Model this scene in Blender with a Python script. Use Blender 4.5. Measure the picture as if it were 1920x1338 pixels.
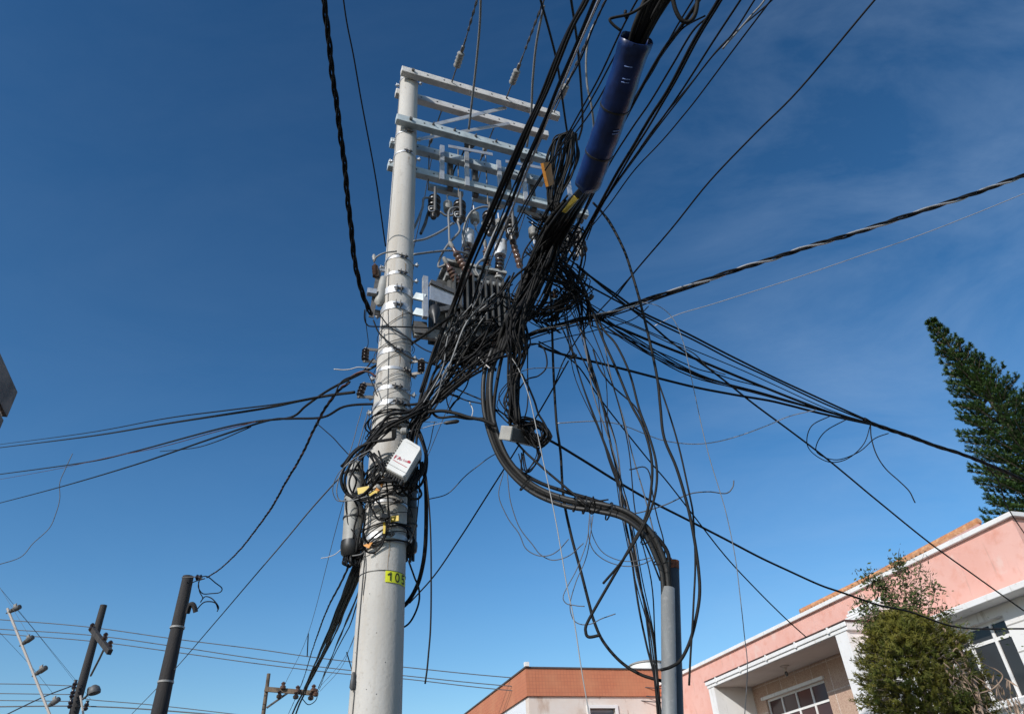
import bpy, math, random
from mathutils import Vector, Matrix
R=math.radians
SC=bpy.context.scene
for o in list(bpy.data.objects): bpy.data.objects.remove(o)
# ---------------------------------------------------------------- camera, sky, sun, exposure
IMW,IMH,FPX=1920.,1338.,1340.
zc=Vector((840-IMW/2,-(-1200-IMH/2),-FPX)).normalized()
fwd=Vector((0,0,-1)); yc=(fwd-zc*fwd.dot(zc)).normalized(); xc=yc.cross(zc)
MW=Matrix((xc,yc,zc))                      # camera axes -> world (x right, y away, z up)
EYE=Vector((0,0,1.6))
cam=bpy.data.cameras.new('camera'); camo=bpy.data.objects.new('camera',cam); SC.collection.objects.link(camo)
cam.sensor_width=36; cam.lens=FPX/IMW*36; cam.clip_start=.05; cam.clip_end=3000
camo.matrix_world=Matrix.Translation(EYE)@MW.to_4x4()
SC.camera=camo
SUN_AZ=R(216); SUN_EL=R(29)
W=bpy.data.worlds.new('World'); SC.world=W; W.use_nodes=True
nt=W.node_tree; N=nt.nodes; L=nt.links; bg=N['Background']
sky=N.new('ShaderNodeTexSky'); sky.sky_type='NISHITA'; sky.sun_disc=False
sky.sun_elevation=SUN_EL; sky.sun_rotation=SUN_AZ; sky.altitude=0; sky.air_density=1.25; sky.dust_density=.8; sky.ozone_density=4.2
tc=N.new('ShaderNodeTexCoord'); mp=N.new('ShaderNodeMapping'); mp.inputs['Scale'].default_value=(1.1,4.2,5.5); mp.inputs['Rotation'].default_value=(.2,.35,.6)
nz=N.new('ShaderNodeTexNoise'); nz.inputs['Scale'].default_value=1.5; nz.inputs['Detail'].default_value=11; nz.inputs['Roughness'].default_value=.62; nz.inputs['Distortion'].default_value=.35
cr=N.new('ShaderNodeValToRGB'); cr.color_ramp.elements[0].position=.40; cr.color_ramp.elements[0].color=(0,0,0,1); cr.color_ramp.elements[1].position=.80; cr.color_ramp.elements[1].color=(.22,.22,.22,1)
mx=N.new('ShaderNodeMixRGB'); mx.inputs['Color2'].default_value=(4.2,5.6,7.6,1)
L.new(tc.outputs['Generated'],mp.inputs['Vector']); L.new(mp.outputs[0],nz.inputs['Vector']); L.new(nz.outputs['Fac'],cr.inputs[0])
sx=N.new('ShaderNodeSeparateXYZ'); L.new(tc.outputs['Generated'],sx.inputs[0])
mrx=N.new('ShaderNodeMapRange'); mrx.inputs[1].default_value=-.1; mrx.inputs[2].default_value=.55; mrx.inputs[3].default_value=.12; mrx.interpolation_type='SMOOTHSTEP'; L.new(sx.outputs['X'],mrx.inputs[0])
mulx=N.new('ShaderNodeMath'); mulx.operation='MULTIPLY'; L.new(cr.outputs[0],mulx.inputs[0]); L.new(mrx.outputs[0],mulx.inputs[1]); L.new(mulx.outputs[0],mx.inputs['Fac'])
rz=N.new('ShaderNodeValToRGB'); e=rz.color_ramp.elements; e[0].position=.08; e[0].color=(.90,.89,.87,1); e[1].position=.92; e[1].color=(.44,.47,.50,1); q=e.new(.30); q.color=(.70,.745,.78,1); q=e.new(.6); q.color=(.56,.595,.62,1)
L.new(sx.outputs['Z'],rz.inputs[0]); mz=N.new('ShaderNodeVectorMath'); mz.operation='MULTIPLY'; mz2=N.new('ShaderNodeVectorMath'); mz2.operation='SCALE'; mz2.inputs['Scale'].default_value=1.62
L.new(rz.outputs[0],mz2.inputs[0]); hs=N.new('ShaderNodeHueSaturation'); hs.inputs['Saturation'].default_value=1.24; hs.inputs['Value'].default_value=1.0
L.new(sky.outputs[0],hs.inputs['Color']); L.new(hs.outputs[0],mz.inputs[0]); L.new(mz2.outputs[0],mz.inputs[1]); L.new(mz.outputs[0],mx.inputs['Color1']); L.new(mx.outputs[0],bg.inputs['Color'])
bg.inputs['Strength'].default_value=.112
sun=bpy.data.lights.new('sun','SUN'); sun.energy=3.9; sun.angle=R(.5); sun.color=(1,.965,.92)
suno=bpy.data.objects.new('sun',sun); SC.collection.objects.link(suno)
sd=Vector((math.sin(SUN_AZ)*math.cos(SUN_EL),math.cos(SUN_AZ)*math.cos(SUN_EL),math.sin(SUN_EL)))
suno.rotation_euler=sd.to_track_quat('Z','Y').to_euler(); suno.location=(0,0,40)
SC.view_settings.view_transform='Standard'; SC.view_settings.look='None'; SC.view_settings.exposure=0; SC.view_settings.gamma=1
SC.render.engine='CYCLES'; SC.render.resolution_x=1024; SC.render.resolution_y=713
SC.cycles.max_bounces=5

# ---------------------------------------------------------------- helpers
def ray(x,y): return MW@Vector((x-IMW/2,-(y-IMH/2),-FPX))
def PY(x,y,Y): d=ray(x,y); return EYE+d*(Y/d.y)
def Pz(x,y,z): d=ray(x,y); return EYE+d*((z-1.6)/d.z)
def dep(p): return -(p-EYE).dot(zcw)
zcw=MW@Vector((0,0,1))
def PD(x,y,d): return EYE+ray(x,y)*(d/FPX)
def spec(p):
    if isinstance(p[2],tuple): return Pz(p[0],p[1],p[2][1])
    return PY(*p)
def wp(pts):
    n=len(pts); cum=[0]
    for a,b in zip(pts,pts[1:]): cum.append(cum[-1]+math.hypot(b[0]-a[0],b[1]-a[1]))
    ks=[(i,1/dep(spec(p))) for i,p in enumerate(pts) if len(p)>2]
    out=[]
    for i,p in enumerate(pts):
        lo=[k for k in ks if k[0]<=i]; hi=[k for k in ks if k[0]>=i]
        if not lo: v=hi[0][1]
        elif not hi: v=lo[-1][1]
        else:
            a,b=lo[-1],hi[0]
            v=a[1] if a[0]==b[0] else a[1]+(b[1]-a[1])*(cum[i]-cum[a[0]])/max(1e-6,cum[b[0]]-cum[a[0]])
        out.append(PD(p[0],p[1],1/v))
    return out
def cat(P,k=6):
    if len(P)<3 or k<=1: return list(P)
    Q=[P[0]*2-P[1]]+list(P)+[P[-1]*2-P[-2]]; out=[]
    for i in range(1,len(Q)-2):
        a,b,c,d=Q[i-1:i+3]
        for j in range(k):
            t=j/k; t2=t*t; t3=t2*t
            out.append(.5*((2*b)+(c-a)*t+(2*a-5*b+4*c-d)*t2+(3*b-a-3*c+d)*t3))
    out.append(P[-1]); return out
class MB:
    def __init__(s): s.v=[]; s.f=[]
    def box(s,c,ax,h):
        c=Vector(c); X,Y,Z=[Vector(a) for a in ax]; b=len(s.v)
        for i in (-1,1):
            for j in (-1,1):
                for k in (-1,1): s.v.append(c+X*(i*h[0])+Y*(j*h[1])+Z*(k*h[2]))
        for q in ((0,1,3,2),(4,6,7,5),(0,4,5,1),(2,3,7,6),(0,2,6,4),(1,5,7,3)): s.f.append([b+k for k in q])
        return s
    def aabb(s,a,b):
        a=Vector(a);b=Vector(b); return s.box((a+b)/2,((1,0,0),(0,1,0),(0,0,1)),[abs(x)/2 for x in (b-a)])
    def tube(s,P,r,n=6,cap=True):
        P=[Vector(p) for p in P]; m=len(P)
        if m<2: return s
        T=[(P[min(i+1,m-1)]-P[max(i-1,0)]).normalized() for i in range(m)]
        u=T[0].orthogonal().normalized(); b=len(s.v)
        for i in range(m):
            u=(u-T[i]*u.dot(T[i])); u=u.normalized() if u.length>1e-6 else T[i].orthogonal().normalized()
            w=T[i].cross(u); rr=r[i] if isinstance(r,(list,tuple)) else r
            for k in range(n):
                a=2*math.pi*k/n; s.v.append(P[i]+(u*math.cos(a)+w*math.sin(a))*rr)
        for i in range(m-1):
            for k in range(n):
                k2=(k+1)%n; s.f.append([b+i*n+k,b+i*n+k2,b+(i+1)*n+k2,b+(i+1)*n+k])
        if cap: s.f.append([b+k for k in range(n)][::-1]); s.f.append([b+(m-1)*n+k for k in range(n)])
        return s
    def lathe(s,c,ax,prof,n=20,cap=True):
        """prof: (distance along axis, radius)"""
        c=Vector(c); ax=Vector(ax).normalized(); u=ax.orthogonal().normalized(); w=ax.cross(u); b=len(s.v)
        for h,r in prof:
            for k in range(n):
                a=2*math.pi*k/n; s.v.append(c+ax*h+(u*math.cos(a)+w*math.sin(a))*r)
        for i in range(len(prof)-1):
            for k in range(n):
                k2=(k+1)%n; s.f.append([b+i*n+k,b+i*n+k2,b+(i+1)*n+k2,b+(i+1)*n+k])
        if cap: s.f.append([b+k for k in range(n)][::-1]); s.f.append([b+(len(prof)-1)*n+k for k in range(n)])
        return s
    def poly(s,P): b=len(s.v); s.v+= [Vector(p) for p in P]; s.f.append(list(range(b,b+len(P)))); return s
    def build(s,name,mat,parent=None,smooth=False,bevel=0,origin=None):
        me=bpy.data.meshes.new(name)
        if parent is not None:
            og=Vector((0,0,0)); p=parent
            while p is not None: og=og+p.location; p=p.parent
        else:
            og=Vector(origin) if origin is not None else (sum(s.v,Vector())/max(1,len(s.v)))
        me.from_pydata([v-og for v in s.v],[],s.f); me.update()
        if smooth: me.polygons.foreach_set('use_smooth',[True]*len(me.polygons))
        o=bpy.data.objects.new(name,me); SC.collection.objects.link(o); me.materials.append(mat)
        if parent is not None: o.parent=parent
        else: o.location=og
        if smooth and smooth!='full':
            try: me.set_sharp_from_angle(angle=R(40))
            except Exception: pass
        if bevel:
            m=o.modifiers.new('bevel','BEVEL'); m.width=bevel; m.segments=2; m.limit_method='ANGLE'
        return o
def tag(o,label=None,cat=None,group=None,kind=None):
    if label: o['label']=label
    if cat: o['category']=cat
    if group: o['group']=group
    if kind: o['kind']=kind
    return o
def thing(name,loc,label,cat,group=None):
    o=bpy.data.objects.new(name,None); o.empty_display_size=.1; o.location=loc; SC.collection.objects.link(o); return tag(o,label,cat,group)
def copy_tree(o,parent=None):
    c=o.copy(); SC.collection.objects.link(c); c.parent=parent
    for ch in [x for x in bpy.data.objects if x.parent==o]: copy_tree(ch,c)
    return c

# ---------------------------------------------------------------- materials
def mat(name,col,rough=.7,metal=0,noise=None,bump=0,bscale=40,spec_=.5,coat=0):
    """noise: list of (scale, second colour, low, high)"""
    m=bpy.data.materials.new(name); m.use_nodes=True; t=m.node_tree; n=t.nodes; l=t.links; b=n['Principled BSDF']
    b.inputs['Roughness'].default_value=rough; b.inputs['Metallic'].default_value=metal; b.inputs['Base Color'].default_value=(*col,1)
    b.inputs['Specular IOR Level'].default_value=spec_
    if coat: b.inputs['Coat Weight'].default_value=coat
    c=None; tx=n.new('ShaderNodeTexCoord')
    for nn in (noise or []):
        sc,c2,lo,hi=nn[:4]; st=nn[4] if len(nn)>4 else (1,1,1)
        mpn=n.new('ShaderNodeMapping'); mpn.inputs['Scale'].default_value=st; l.new(tx.outputs['Object'],mpn.inputs[0])
        z=n.new('ShaderNodeTexNoise'); z.inputs['Scale'].default_value=sc; z.inputs['Detail'].default_value=6; z.inputs['Roughness'].default_value=.6; l.new(mpn.outputs[0],z.inputs['Vector'])
        r=n.new('ShaderNodeMapRange'); r.inputs[1].default_value=lo; r.inputs[2].default_value=hi; l.new(z.outputs['Fac'],r.inputs[0])
        x=n.new('ShaderNodeMixRGB'); x.inputs['Color2'].default_value=(*c2,1); l.new(r.outputs[0],x.inputs['Fac'])
        if c is None: x.inputs['Color1'].default_value=(*col,1)
        else: l.new(c,x.inputs['Color1'])
        c=x.outputs[0]
    if c is not None: l.new(c,b.inputs['Base Color'])
    if bump:
        z=n.new('ShaderNodeTexNoise'); z.inputs['Scale'].default_value=bscale; z.inputs['Detail'].default_value=5; l.new(tx.outputs['Object'],z.inputs['Vector'])
        bp=n.new('ShaderNodeBump'); bp.inputs['Strength'].default_value=bump; bp.inputs['Distance'].default_value=.02; l.new(z.outputs['Fac'],bp.inputs['Height']); l.new(bp.outputs[0],b.inputs['Normal'])
    return m
M={}
M['conc']=mat('pole_concrete',(.53,.51,.475),.88,noise=[(2.2,(.45,.43,.395),.42,.68,(1,1,.5)),(34,(.40,.37,.33),.57,.74),(1.3,(.45,.415,.365),.50,.66,(7,7,.22)),(6,(.30,.27,.235),.63,.74,(1,1,.5)),(3,(.36,.26,.18),.66,.74,(3,3,.3))],bump=.12,bscale=45)
M['arm']=mat('crossarm_concrete',(.62,.60,.57),.85,noise=[(6,(.48,.465,.44),.45,.66),(11,(.33,.24,.17),.64,.72),(50,(.34,.33,.31),.6,.75)],bump=.2)
M['armst']=mat('crossarm_galvanised',(.52,.585,.60),.6,.12,noise=[(8,(.32,.37,.39),.4,.7)])
M['steel']=mat('galvanised_steel',(.56,.57,.58),.45,.55,noise=[(14,(.42,.42,.42),.45,.7)],bump=.1)
M['steeld']=mat('weathered_steel',(.16,.155,.15),.6,.5,noise=[(20,(.11,.09,.07),.5,.7)])
M['rust']=mat('rusty_pipe_end',(.22,.075,.035),.85,noise=[(30,(.10,.035,.02),.45,.65)])
M['pipe']=mat('galvanised_pipe',(.30,.31,.305),.55,.35,noise=[(4,(.23,.235,.23),.4,.65,(2,2,.4)),(25,(.36,.36,.35),.55,.75)])
M['piped']=mat('grey_plastic_pipe',(.075,.08,.085),.5,noise=[(6,(.055,.055,.06),.4,.7)])
M['blk']=mat('black_cable',(.007,.007,.008),.62,noise=[(12,(.016,.015,.015),.5,.75)],spec_=.22)
M['blk2']=mat('dusty_black_cable',(.013,.0125,.012),.68,noise=[(9,(.028,.026,.024),.52,.75)],spec_=.22)
M['brn']=mat('red_brown_cable',(.11,.035,.03),.6,noise=[(20,(.035,.02,.02),.45,.6)])
M['gry']=mat('grey_cable',(.20,.205,.21),.5,noise=[(20,(.13,.13,.13),.5,.7)])
M['rise']=mat('grey_black_riser',(.018,.0175,.017),.5,noise=[(7,(.02,.02,.02),.45,.6),(20,(.075,.07,.065),.6,.75)])
M['gry2']=mat('light_grey_wire',(.33,.33,.325),.6)
M['lgt']=mat('pale_wire',(.50,.48,.46),.6)
M['alu']=mat('bare_aluminium_wire',(.50,.48,.47),.42,.6)
M['cu']=mat('thin_grey_wire',(.10,.10,.105),.6)
M['plw']=mat('white_box_plastic',(.66,.66,.635),.45,noise=[(5,(.56,.56,.53),.45,.75)])
M['plg']=mat('grey_plastic',(.36,.355,.33),.55,noise=[(5,(.26,.25,.23),.45,.7)])
M['plgd']=mat('dark_grey_plastic',(.10,.10,.10),.55,noise=[(8,(.06,.06,.06),.45,.7)])
M['plb']=mat('black_plastic',(.02,.02,.02),.45)
M['blue']=mat('blue_sleeve',(.007,.027,.125),.34,noise=[(7,(.004,.014,.06),.42,.65,(1,1,1)),(2.5,(.022,.06,.22),.6,.75)],bump=.25,bscale=9)
M['bluel']=mat('scuffed_blue_edge',(.20,.30,.62),.5)
M['yel']=mat('yellow_tag',(.58,.41,.03),.5,noise=[(30,(.45,.30,.03),.55,.7)])
M['org']=mat('orange_tag',(.72,.30,.05),.5,noise=[(30,(.45,.18,.05),.55,.7)])
M['sign']=mat('yellow_plate',(.78,.80,.03),.4)
M['ink']=mat('black_lettering',(.02,.02,.01),.5)
M['red']=mat('red_print',(.42,.015,.04),.5)
M['redl']=mat('faded_red_print',(.55,.25,.27),.5)
M['cerb']=mat('brown_porcelain',(.10,.055,.04),.3,noise=[(10,(.16,.10,.075),.5,.7)],coat=.3)
M['cerd']=mat('dark_porcelain',(.028,.018,.016),.22,coat=.5)
M['cero']=mat('grey_brown_porcelain',(.085,.08,.078),.35,noise=[(12,(.05,.04,.035),.45,.65)])
M['poly']=mat('grey_polymer_insulator',(.30,.295,.28),.5)
M['polyd']=mat('dark_polymer_insulator',(.05,.055,.06),.45)
M['guard']=mat('white_guard',(.62,.64,.66),.5,noise=[(18,(.36,.37,.38),.5,.7)])
M['tank']=mat('transformer_paint',(.05,.052,.052),.6,noise=[(5,(.09,.09,.088),.42,.65),(14,(.45,.44,.40),.69,.74)])
M['rim']=mat('transformer_rim',(.40,.40,.375),.6,noise=[(12,(.20,.20,.19),.48,.6)])
M['wood']=mat('dark_pole',(.028,.026,.027),.85,noise=[(3,(.052,.046,.041),.45,.7,(4,4,.3))],bump=.4)
M['woodl']=mat('weathered_wood',(.17,.125,.085),.85,noise=[(3,(.09,.065,.045),.45,.7,(4,4,.3))],bump=.4)
M['fpost']=mat('pale_fence_rod',(.45,.40,.36),.6)

# ---------------------------------------------------------------- the setting: directions
AD=ray(450,1661); AD.z=0; AD.normalize()          # along the street, away
BD=Vector((AD.y,-AD.x,0))                         # across the street, to the right
Z=Vector((0,0,1))
m_asph=mat('asphalt',(.05,.05,.052),.9,noise=[(3,(.07,.068,.065),.45,.7),(80,(.03,.03,.03),.5,.7)],bump=.4)
m_pave=mat('pavement',(.085,.08,.078),.9,noise=[(2,(.06,.058,.056),.45,.7)],bump=.3)
m_dirt=mat('ground',(.065,.058,.045),.95,noise=[(.6,(.04,.05,.025),.45,.6)],bump=.4)
tag(MB().poly([(-500,-500,0),(500,-500,0),(500,500,0),(-500,500,0)]).build('ground',m_dirt),kind='structure')
def strip(s0,s1,z,h,name,m,l0=-40,l1=60):
    b=MB(); c=AD*((l0+l1)/2)+BD*((s0+s1)/2)+Z*(z+h/2); b.box(c,(AD,BD,Z),((l1-l0)/2,(s1-s0)/2,h/2)); return tag(b.build(name,m),kind='structure')
strip(3.3,9.4,-.1,.104,'road',m_asph)
strip(-4.2,3.3,-.1,.23,'pavement',m_pave)
strip(9.4,11.3,-.1,.23,'pavement',m_pave)

# ---------------------------------------------------------------- pink house (right)
m_pink=mat('pink_render',(.75,.40,.325),.85,noise=[(.5,(.80,.49,.42),.42,.68),(5,(.70,.33,.25),.5,.75),(9,(.58,.34,.28),.60,.74,(1,1,.12)),(1.7,(.76,.50,.43),.58,.66)],bump=.1)
m_white=mat('white_paint',(.80,.79,.77),.75,noise=[(1.5,(.74,.72,.69),.45,.7),(12,(.62,.59,.54),.6,.78),(8,(.52,.49,.44),.60,.74,(1,1,.14))])
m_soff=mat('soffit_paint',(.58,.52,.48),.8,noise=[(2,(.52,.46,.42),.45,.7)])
m_rustrim=mat('rusted_flashing',(.09,.05,.045),.8,noise=[(12,(.16,.08,.06),.5,.7)])
m_glass=mat('window_glass',(.035,.033,.033),.08)
m_glassr=mat('window_glass_curtain',(.065,.03,.03),.12)
m_terr=mat('terracotta_tiles',(.47,.21,.095),.85,noise=[(9,(.60,.34,.18),.45,.62),(3,(.33,.14,.07),.5,.75),(22,(.25,.20,.14),.6,.72)])
def m_tile():
    m=bpy.data.materials.new('stone_tile'); m.use_nodes=True; t=m.node_tree; n=t.nodes; l=t.links; b=n['Principled BSDF']; b.inputs['Roughness'].default_value=.55
    tx=n.new('ShaderNodeTexCoord'); br=n.new('ShaderNodeTexBrick'); br.offset=0; br.inputs['Scale'].default_value=1
    br.inputs['Brick Width'].default_value=.62; br.inputs['Row Height'].default_value=.62; br.inputs['Mortar Size'].default_value=.014
    br.inputs['Color1'].default_value=(.56,.40,.30,1); br.inputs['Color2'].default_value=(.50,.35,.255,1); br.inputs['Mortar'].default_value=(.70,.62,.54,1)
    mpn=n.new('ShaderNodeMapping'); mpn.inputs['Rotation'].default_value=(R(90),0,0)
    l.new(tx.outputs['UV'],br.inputs['Vector'])
    nz=n.new('ShaderNodeTexNoise'); nz.inputs['Scale'].default_value=34; nz.inputs['Detail'].default_value=5; l.new(tx.outputs['Object'],nz.inputs['Vector'])
    mr=n.new('ShaderNodeMapRange'); mr.inputs[1].default_value=.42; mr.inputs[2].default_value=.6; mr.inputs[4].default_value=.75; l.new(nz.outputs['Fac'],mr.inputs[0])
    x=n.new('ShaderNodeMixRGB'); x.inputs['Color2'].default_value=(.40,.24,.18,1); l.new(mr.outputs[0],x.inputs['Fac']); l.new(br.outputs['Color'],x.inputs['Color1']); l.new(x.outputs[0],b.inputs['Base Color']); return m
m_st=m_tile()
HC=Pz(1896,970,6.0); HN=-BD; HS=-AD      # facade corner, outward normal, along-facade towards the viewer
def F(x,y,off=0):
    d=ray(x,y); t=((HC+HN*off-EYE).dot(HN))/d.dot(HN); q=EYE+d*t; return (q-HC).dot(HS), q.z
def H(s,n,z): return Vector((HC.x,HC.y,0))+HS*s+HN*n+Z*z
def hb(b,s0,s1,n0,n1,z0,z1): return b.box(H((s0+s1)/2,(n0+n1)/2,(z0+z1)/2),(HS,HN,Z),(abs(s1-s0)/2,abs(n1-n0)/2,abs(z1-z0)/2))
house=thing('pink_house',H(-5,0,0),'pink rendered house with white window trim, covered porch and terracotta tiled roof','house')
PO=.55                                     # the porch stands proud of the facade by this much
ps0,pz0=F(1326,1286,PO); ps1,pz1=F(1566,1196,PO); pzt=F(1450,1229,PO)[1]
zs=(pz0+pz1)/2; th=.17
L_END=-13.5
wz1=F(1878,1152)[1]; wz0=F(1860,1322)[1]; ws1=F(1878,1152)[0]; ws0=ws1-2.15
lz=F(1765,1160.7)[1]
pin0=ps0+.28; pin1=ps1              # opening of the porch
b=MB()
hb(b,L_END,ps0+.1,-.25,0,0,6); hb(b,ps0+.1,ps1+.35,-.25,0,zs+.05,6); hb(b,ps1+.35,0,-.25,0,lz-.02,6); hb(b,-.25,0,-9,-.253,0,6)
b.build('pink_wall',m_pink,house)
b=MB()                                     # white lower wall round the window opening
hb(b,ps1+.353,ws0,-.25,-.004,0,lz-.024); hb(b,ws1,-.002,-.25,-.004,0,lz-.024); hb(b,ws0,ws1,-.25,-.004,wz1,lz-.024); hb(b,ws0,ws1,-.25,-.004,0,wz0)
b.build('lower_wall',m_white,house)
b=MB()
for k in range(8):
    z=lz-.45-k*.42
    if not(wz0<z<wz1): hb(b,ws1+.0,0,-.003,.004,z,z+.018)
    else: hb(b,ws1,0,-.003,.004,z,z+.018)
b.build('wall_groove',mat('groove',(.45,.43,.40),.9),house)
b=MB(); hb(b,L_END,.08,-.33,.07,6.0,6.085); hb(b,-.33,.08,-9,-.332,6.0,6.085); b.build('coping',m_white,house,bevel=.01)
b=MB(); hb(b,ps1+.5,.12,0,.40,lz-.10,lz); b.build('window_ledge',m_white,house,bevel=.008)
# back rooms so that nothing is hollow
b=MB(); hb(b,L_END,0,-9,-8.8,0,5.9); hb(b,L_END,L_END+.2,-8.8,-.253,0,5.9); b.build('rear_wall',m_pink,house)
b=MB(); hb(b,L_END+.2,-.25,-8.8,-.253,5.2,5.3); b.build('ceiling_slab',m_white,house)
# porch slab, side walls, back wall
D=Pz(1577,1221,zs); bk=(D-HC).dot(HN)
b=MB(); hb(b,ps0-.02,ps1+.42,bk-.15,PO,zs,zs+th); b.build('porch_slab',m_white,house,bevel=.01)
b=MB(); hb(b,ps0-.06,ps1+.46,-.002,PO+.04,zs+th+.001,zs+th+.022); b.build('flashing',m_rustrim,house)
b=MB(); hb(b,ps0-.04,ps1+.44,PO+.001,PO+.03,zs+.075,zs+th-.01); b.build('gutter',m_white,house,bevel=.01)
for k in range(5):
    s=ps0+.5+k*1.15; b=MB(); hb(b,s,s+.05,PO+.031,PO+.05,zs+.06,zs+th+.01); b.build('gutter_bracket',m_white,house)
for k in range(4):
    b=MB(); hb(b,ps1+.1,ps1+1.15,.002,.30-k*.06,zs+th+.03+k*.075,zs+th+.075+k*.075); b.build('moulding',m_white,house,bevel=.006)
for a_,c_ in ((ps0,pin0),(ps1,ps1+.35)):
    b=MB(); hb(b,a_,c_,bk,PO-.02,0,zs-.002); b.build('porch_pillar',m_white,house)
b=MB(); hb(b,ps0+.1,ps1+.3,bk-.12,bk-.101,zs-.03,zs-.001); 
hb(b,pin0,pin1,bk+.003,PO-.03,zs-.012,zs-.003); b.build('soffit',m_soff,house)
# tiled back wall with a window in it
pw0,_=F(1436,1313,bk); pw1,pwz=F(1544,1273,bk); 
b=MB(); 
for (s0,s1,z0,z1) in ((pin0,pw0,0,zs-.013),(pw1,pin1,0,zs-.013),(pw0,pw1,pwz,zs-.013),(pw0,pw1,0,pwz-1.9)): hb(b,s0,s1,bk-.12,bk,z0,z1)
wl=b.build('tiled_wall',m_st,house)
uv=wl.data.uv_layers.new(name='UVMap')
for lp in wl.data.loops:
    co=wl.data.vertices[lp.vertex_index].co+house.location; uv.data[lp.index].uv=((co-HC).dot(HS),co.z-.18)
def window(par,s0,s1,z0,z1,n,mull,trans,gm,name='window',fw=.05):
    fr=MB(); d=.05
    hb(fr,s0,s1,n-d,n,z1-fw,z1); hb(fr,s0,s1,n-d,n,z0,z0+fw)
    for s in (s0,s1-fw): hb(fr,s,s+fw,n-d,n-.001,z0+fw,z1-fw)
    for s in mull: hb(fr,s-fw/2,s+fw/2,n-d,n-.002,z0+fw,z1-fw)
    for z in trans: hb(fr,s0+fw,s1-fw,n-d+.004,n-.006,z-fw/2,z+fw/2)
    w=fr.build(name,m_white,par); g=MB(); hb(g,s0+.01,s1-.01,n-d/2-.006,n-d/2,z0+.01,z1-.01); g.build('pane',gm,w)
    return w
window(house,pw0,pw1,pwz-1.9,pwz,bk-.05,[pw0+(pw1-pw0)*k for k in (.25,.5,.75)],[pwz-.42],m_glassr)
b=MB(); hb(b,pw0-.1,pw1+.05,bk+.001,bk+.07,pwz,pwz+.07); b.build('lintel',m_white,house)
mu=F(1857,1200)[0]; mu2=F(1813,1215)[0]; tz=F(1840,1203)[1]
window(house,ws0,ws1,wz0,wz1,-.12,[mu,mu2,mu2-.5],[tz],m_glass,fw=.055)
b=MB(); hb(b,ws0-.1,ws1+.1,-.12,.12,wz0-.09,wz0-.002); b.build('window_sill',m_white,house,bevel=.006)
b=MB(); hb(b,pw0+.3,pw0+.31,bk,bk+.12,0,.01)
bp=Pz(1471,1248,zs-.013); b=MB(); b.lathe(bp,(0,0,-1),[(0,.11),(.02,.11),(.03,.05),(.09,.035),(.12,.03)],14); b.build('porch_lamp',m_soff,house,smooth=True)
b=MB(); b.lathe(bp-Z*.12,(0,0,-1),[(0,.025),(.03,.04),(.07,.04),(.1,.02)],10); b.build('bulb',mat('dusty_bulb',(.10,.09,.09),.2),house,smooth=True)
# roof behind the parapet
r1=PY(1838,984,1); 
rn=-2.6
s_r,z_r=F(1836,980,rn); s_l,z_l=F(1600,1101,rn)
def tiles(P0,P1,E0,E1,nrow,rows,name='roof'):
    """P0-P1 ridge, E0-E1 eave; rippled tile surface"""
    b=MB(); nu=nrow*6
    nn=(P1-P0).cross(E0-P0).normalized(); nn=nn if nn.z>0 else -nn
    for j in range(rows*2+1):
        v=(j//2)/rows if j%2==0 else min(1,(j//2+1)/rows-.0)
        lift=0 if j%2==0 else -.03
        for i in range(nu+1):
            u=i/nu; a=P0.lerp(P1,u).lerp(E0.lerp(E1,u),v)
            b.v.append(a+nn*(.055*abs(math.sin(math.pi*u*nrow))+lift+random.uniform(-.006,.006)))
    for j in range(rows*2):
        for i in range(nu): k=j*(nu+1)+i; b.f.append([k,k+1,k+nu+2,k+nu+1])
    return b
random.seed(3)
rl=F(1648,1078,rn)[0]; z_l=F(1648,1078,rn)[1]; hs_,hz_=F(1503,1150,-.5); lo=5.35
b=tiles(H(rl,rn,z_l),H(s_r,rn,z_r),H(hs_,-.5,hz_),H(s_r+.5,-.28,z_r-.95),34,9); b.build('roof',m_terr,house,smooth=True)
b=tiles(H(rl,rn,z_l-.05),H(s_r,rn,z_r-.05),H(rl,-6.4,lo),H(s_r,-6.4,lo),34,9); b.build('roof',m_terr,house,smooth=True)
b=MB().poly([H(s_r,rn,z_r),H(s_r+.5,-.28,z_r-.95),H(s_r,-6.4,lo)]); b.build('gable',m_pink,house)
b=MB()
n=26
for k in range(n):
    a=H(rl+(s_r-rl)*k/n,rn,z_l+(z_r-z_l)*k/n+.02); c=H(rl+(s_r-rl)*(k+1.15)/n,rn,z_l+(z_r-z_l)*(k+1.15)/n+.05)
    b.tube([a,c],[.095,.07],10)
b.build('ridge_tiles',m_terr,house,smooth=True)
b=MB(); a=H(rl,rn,z_l+.03); c=H(hs_,-.5,hz_+.03)
for k in range(18): b.tube([a.lerp(c,k/18),a.lerp(c,(k+1.12)/18)+Z*.02],[.09,.065],10)
b.build('hip_tiles',m_terr,house,smooth=True)

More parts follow.
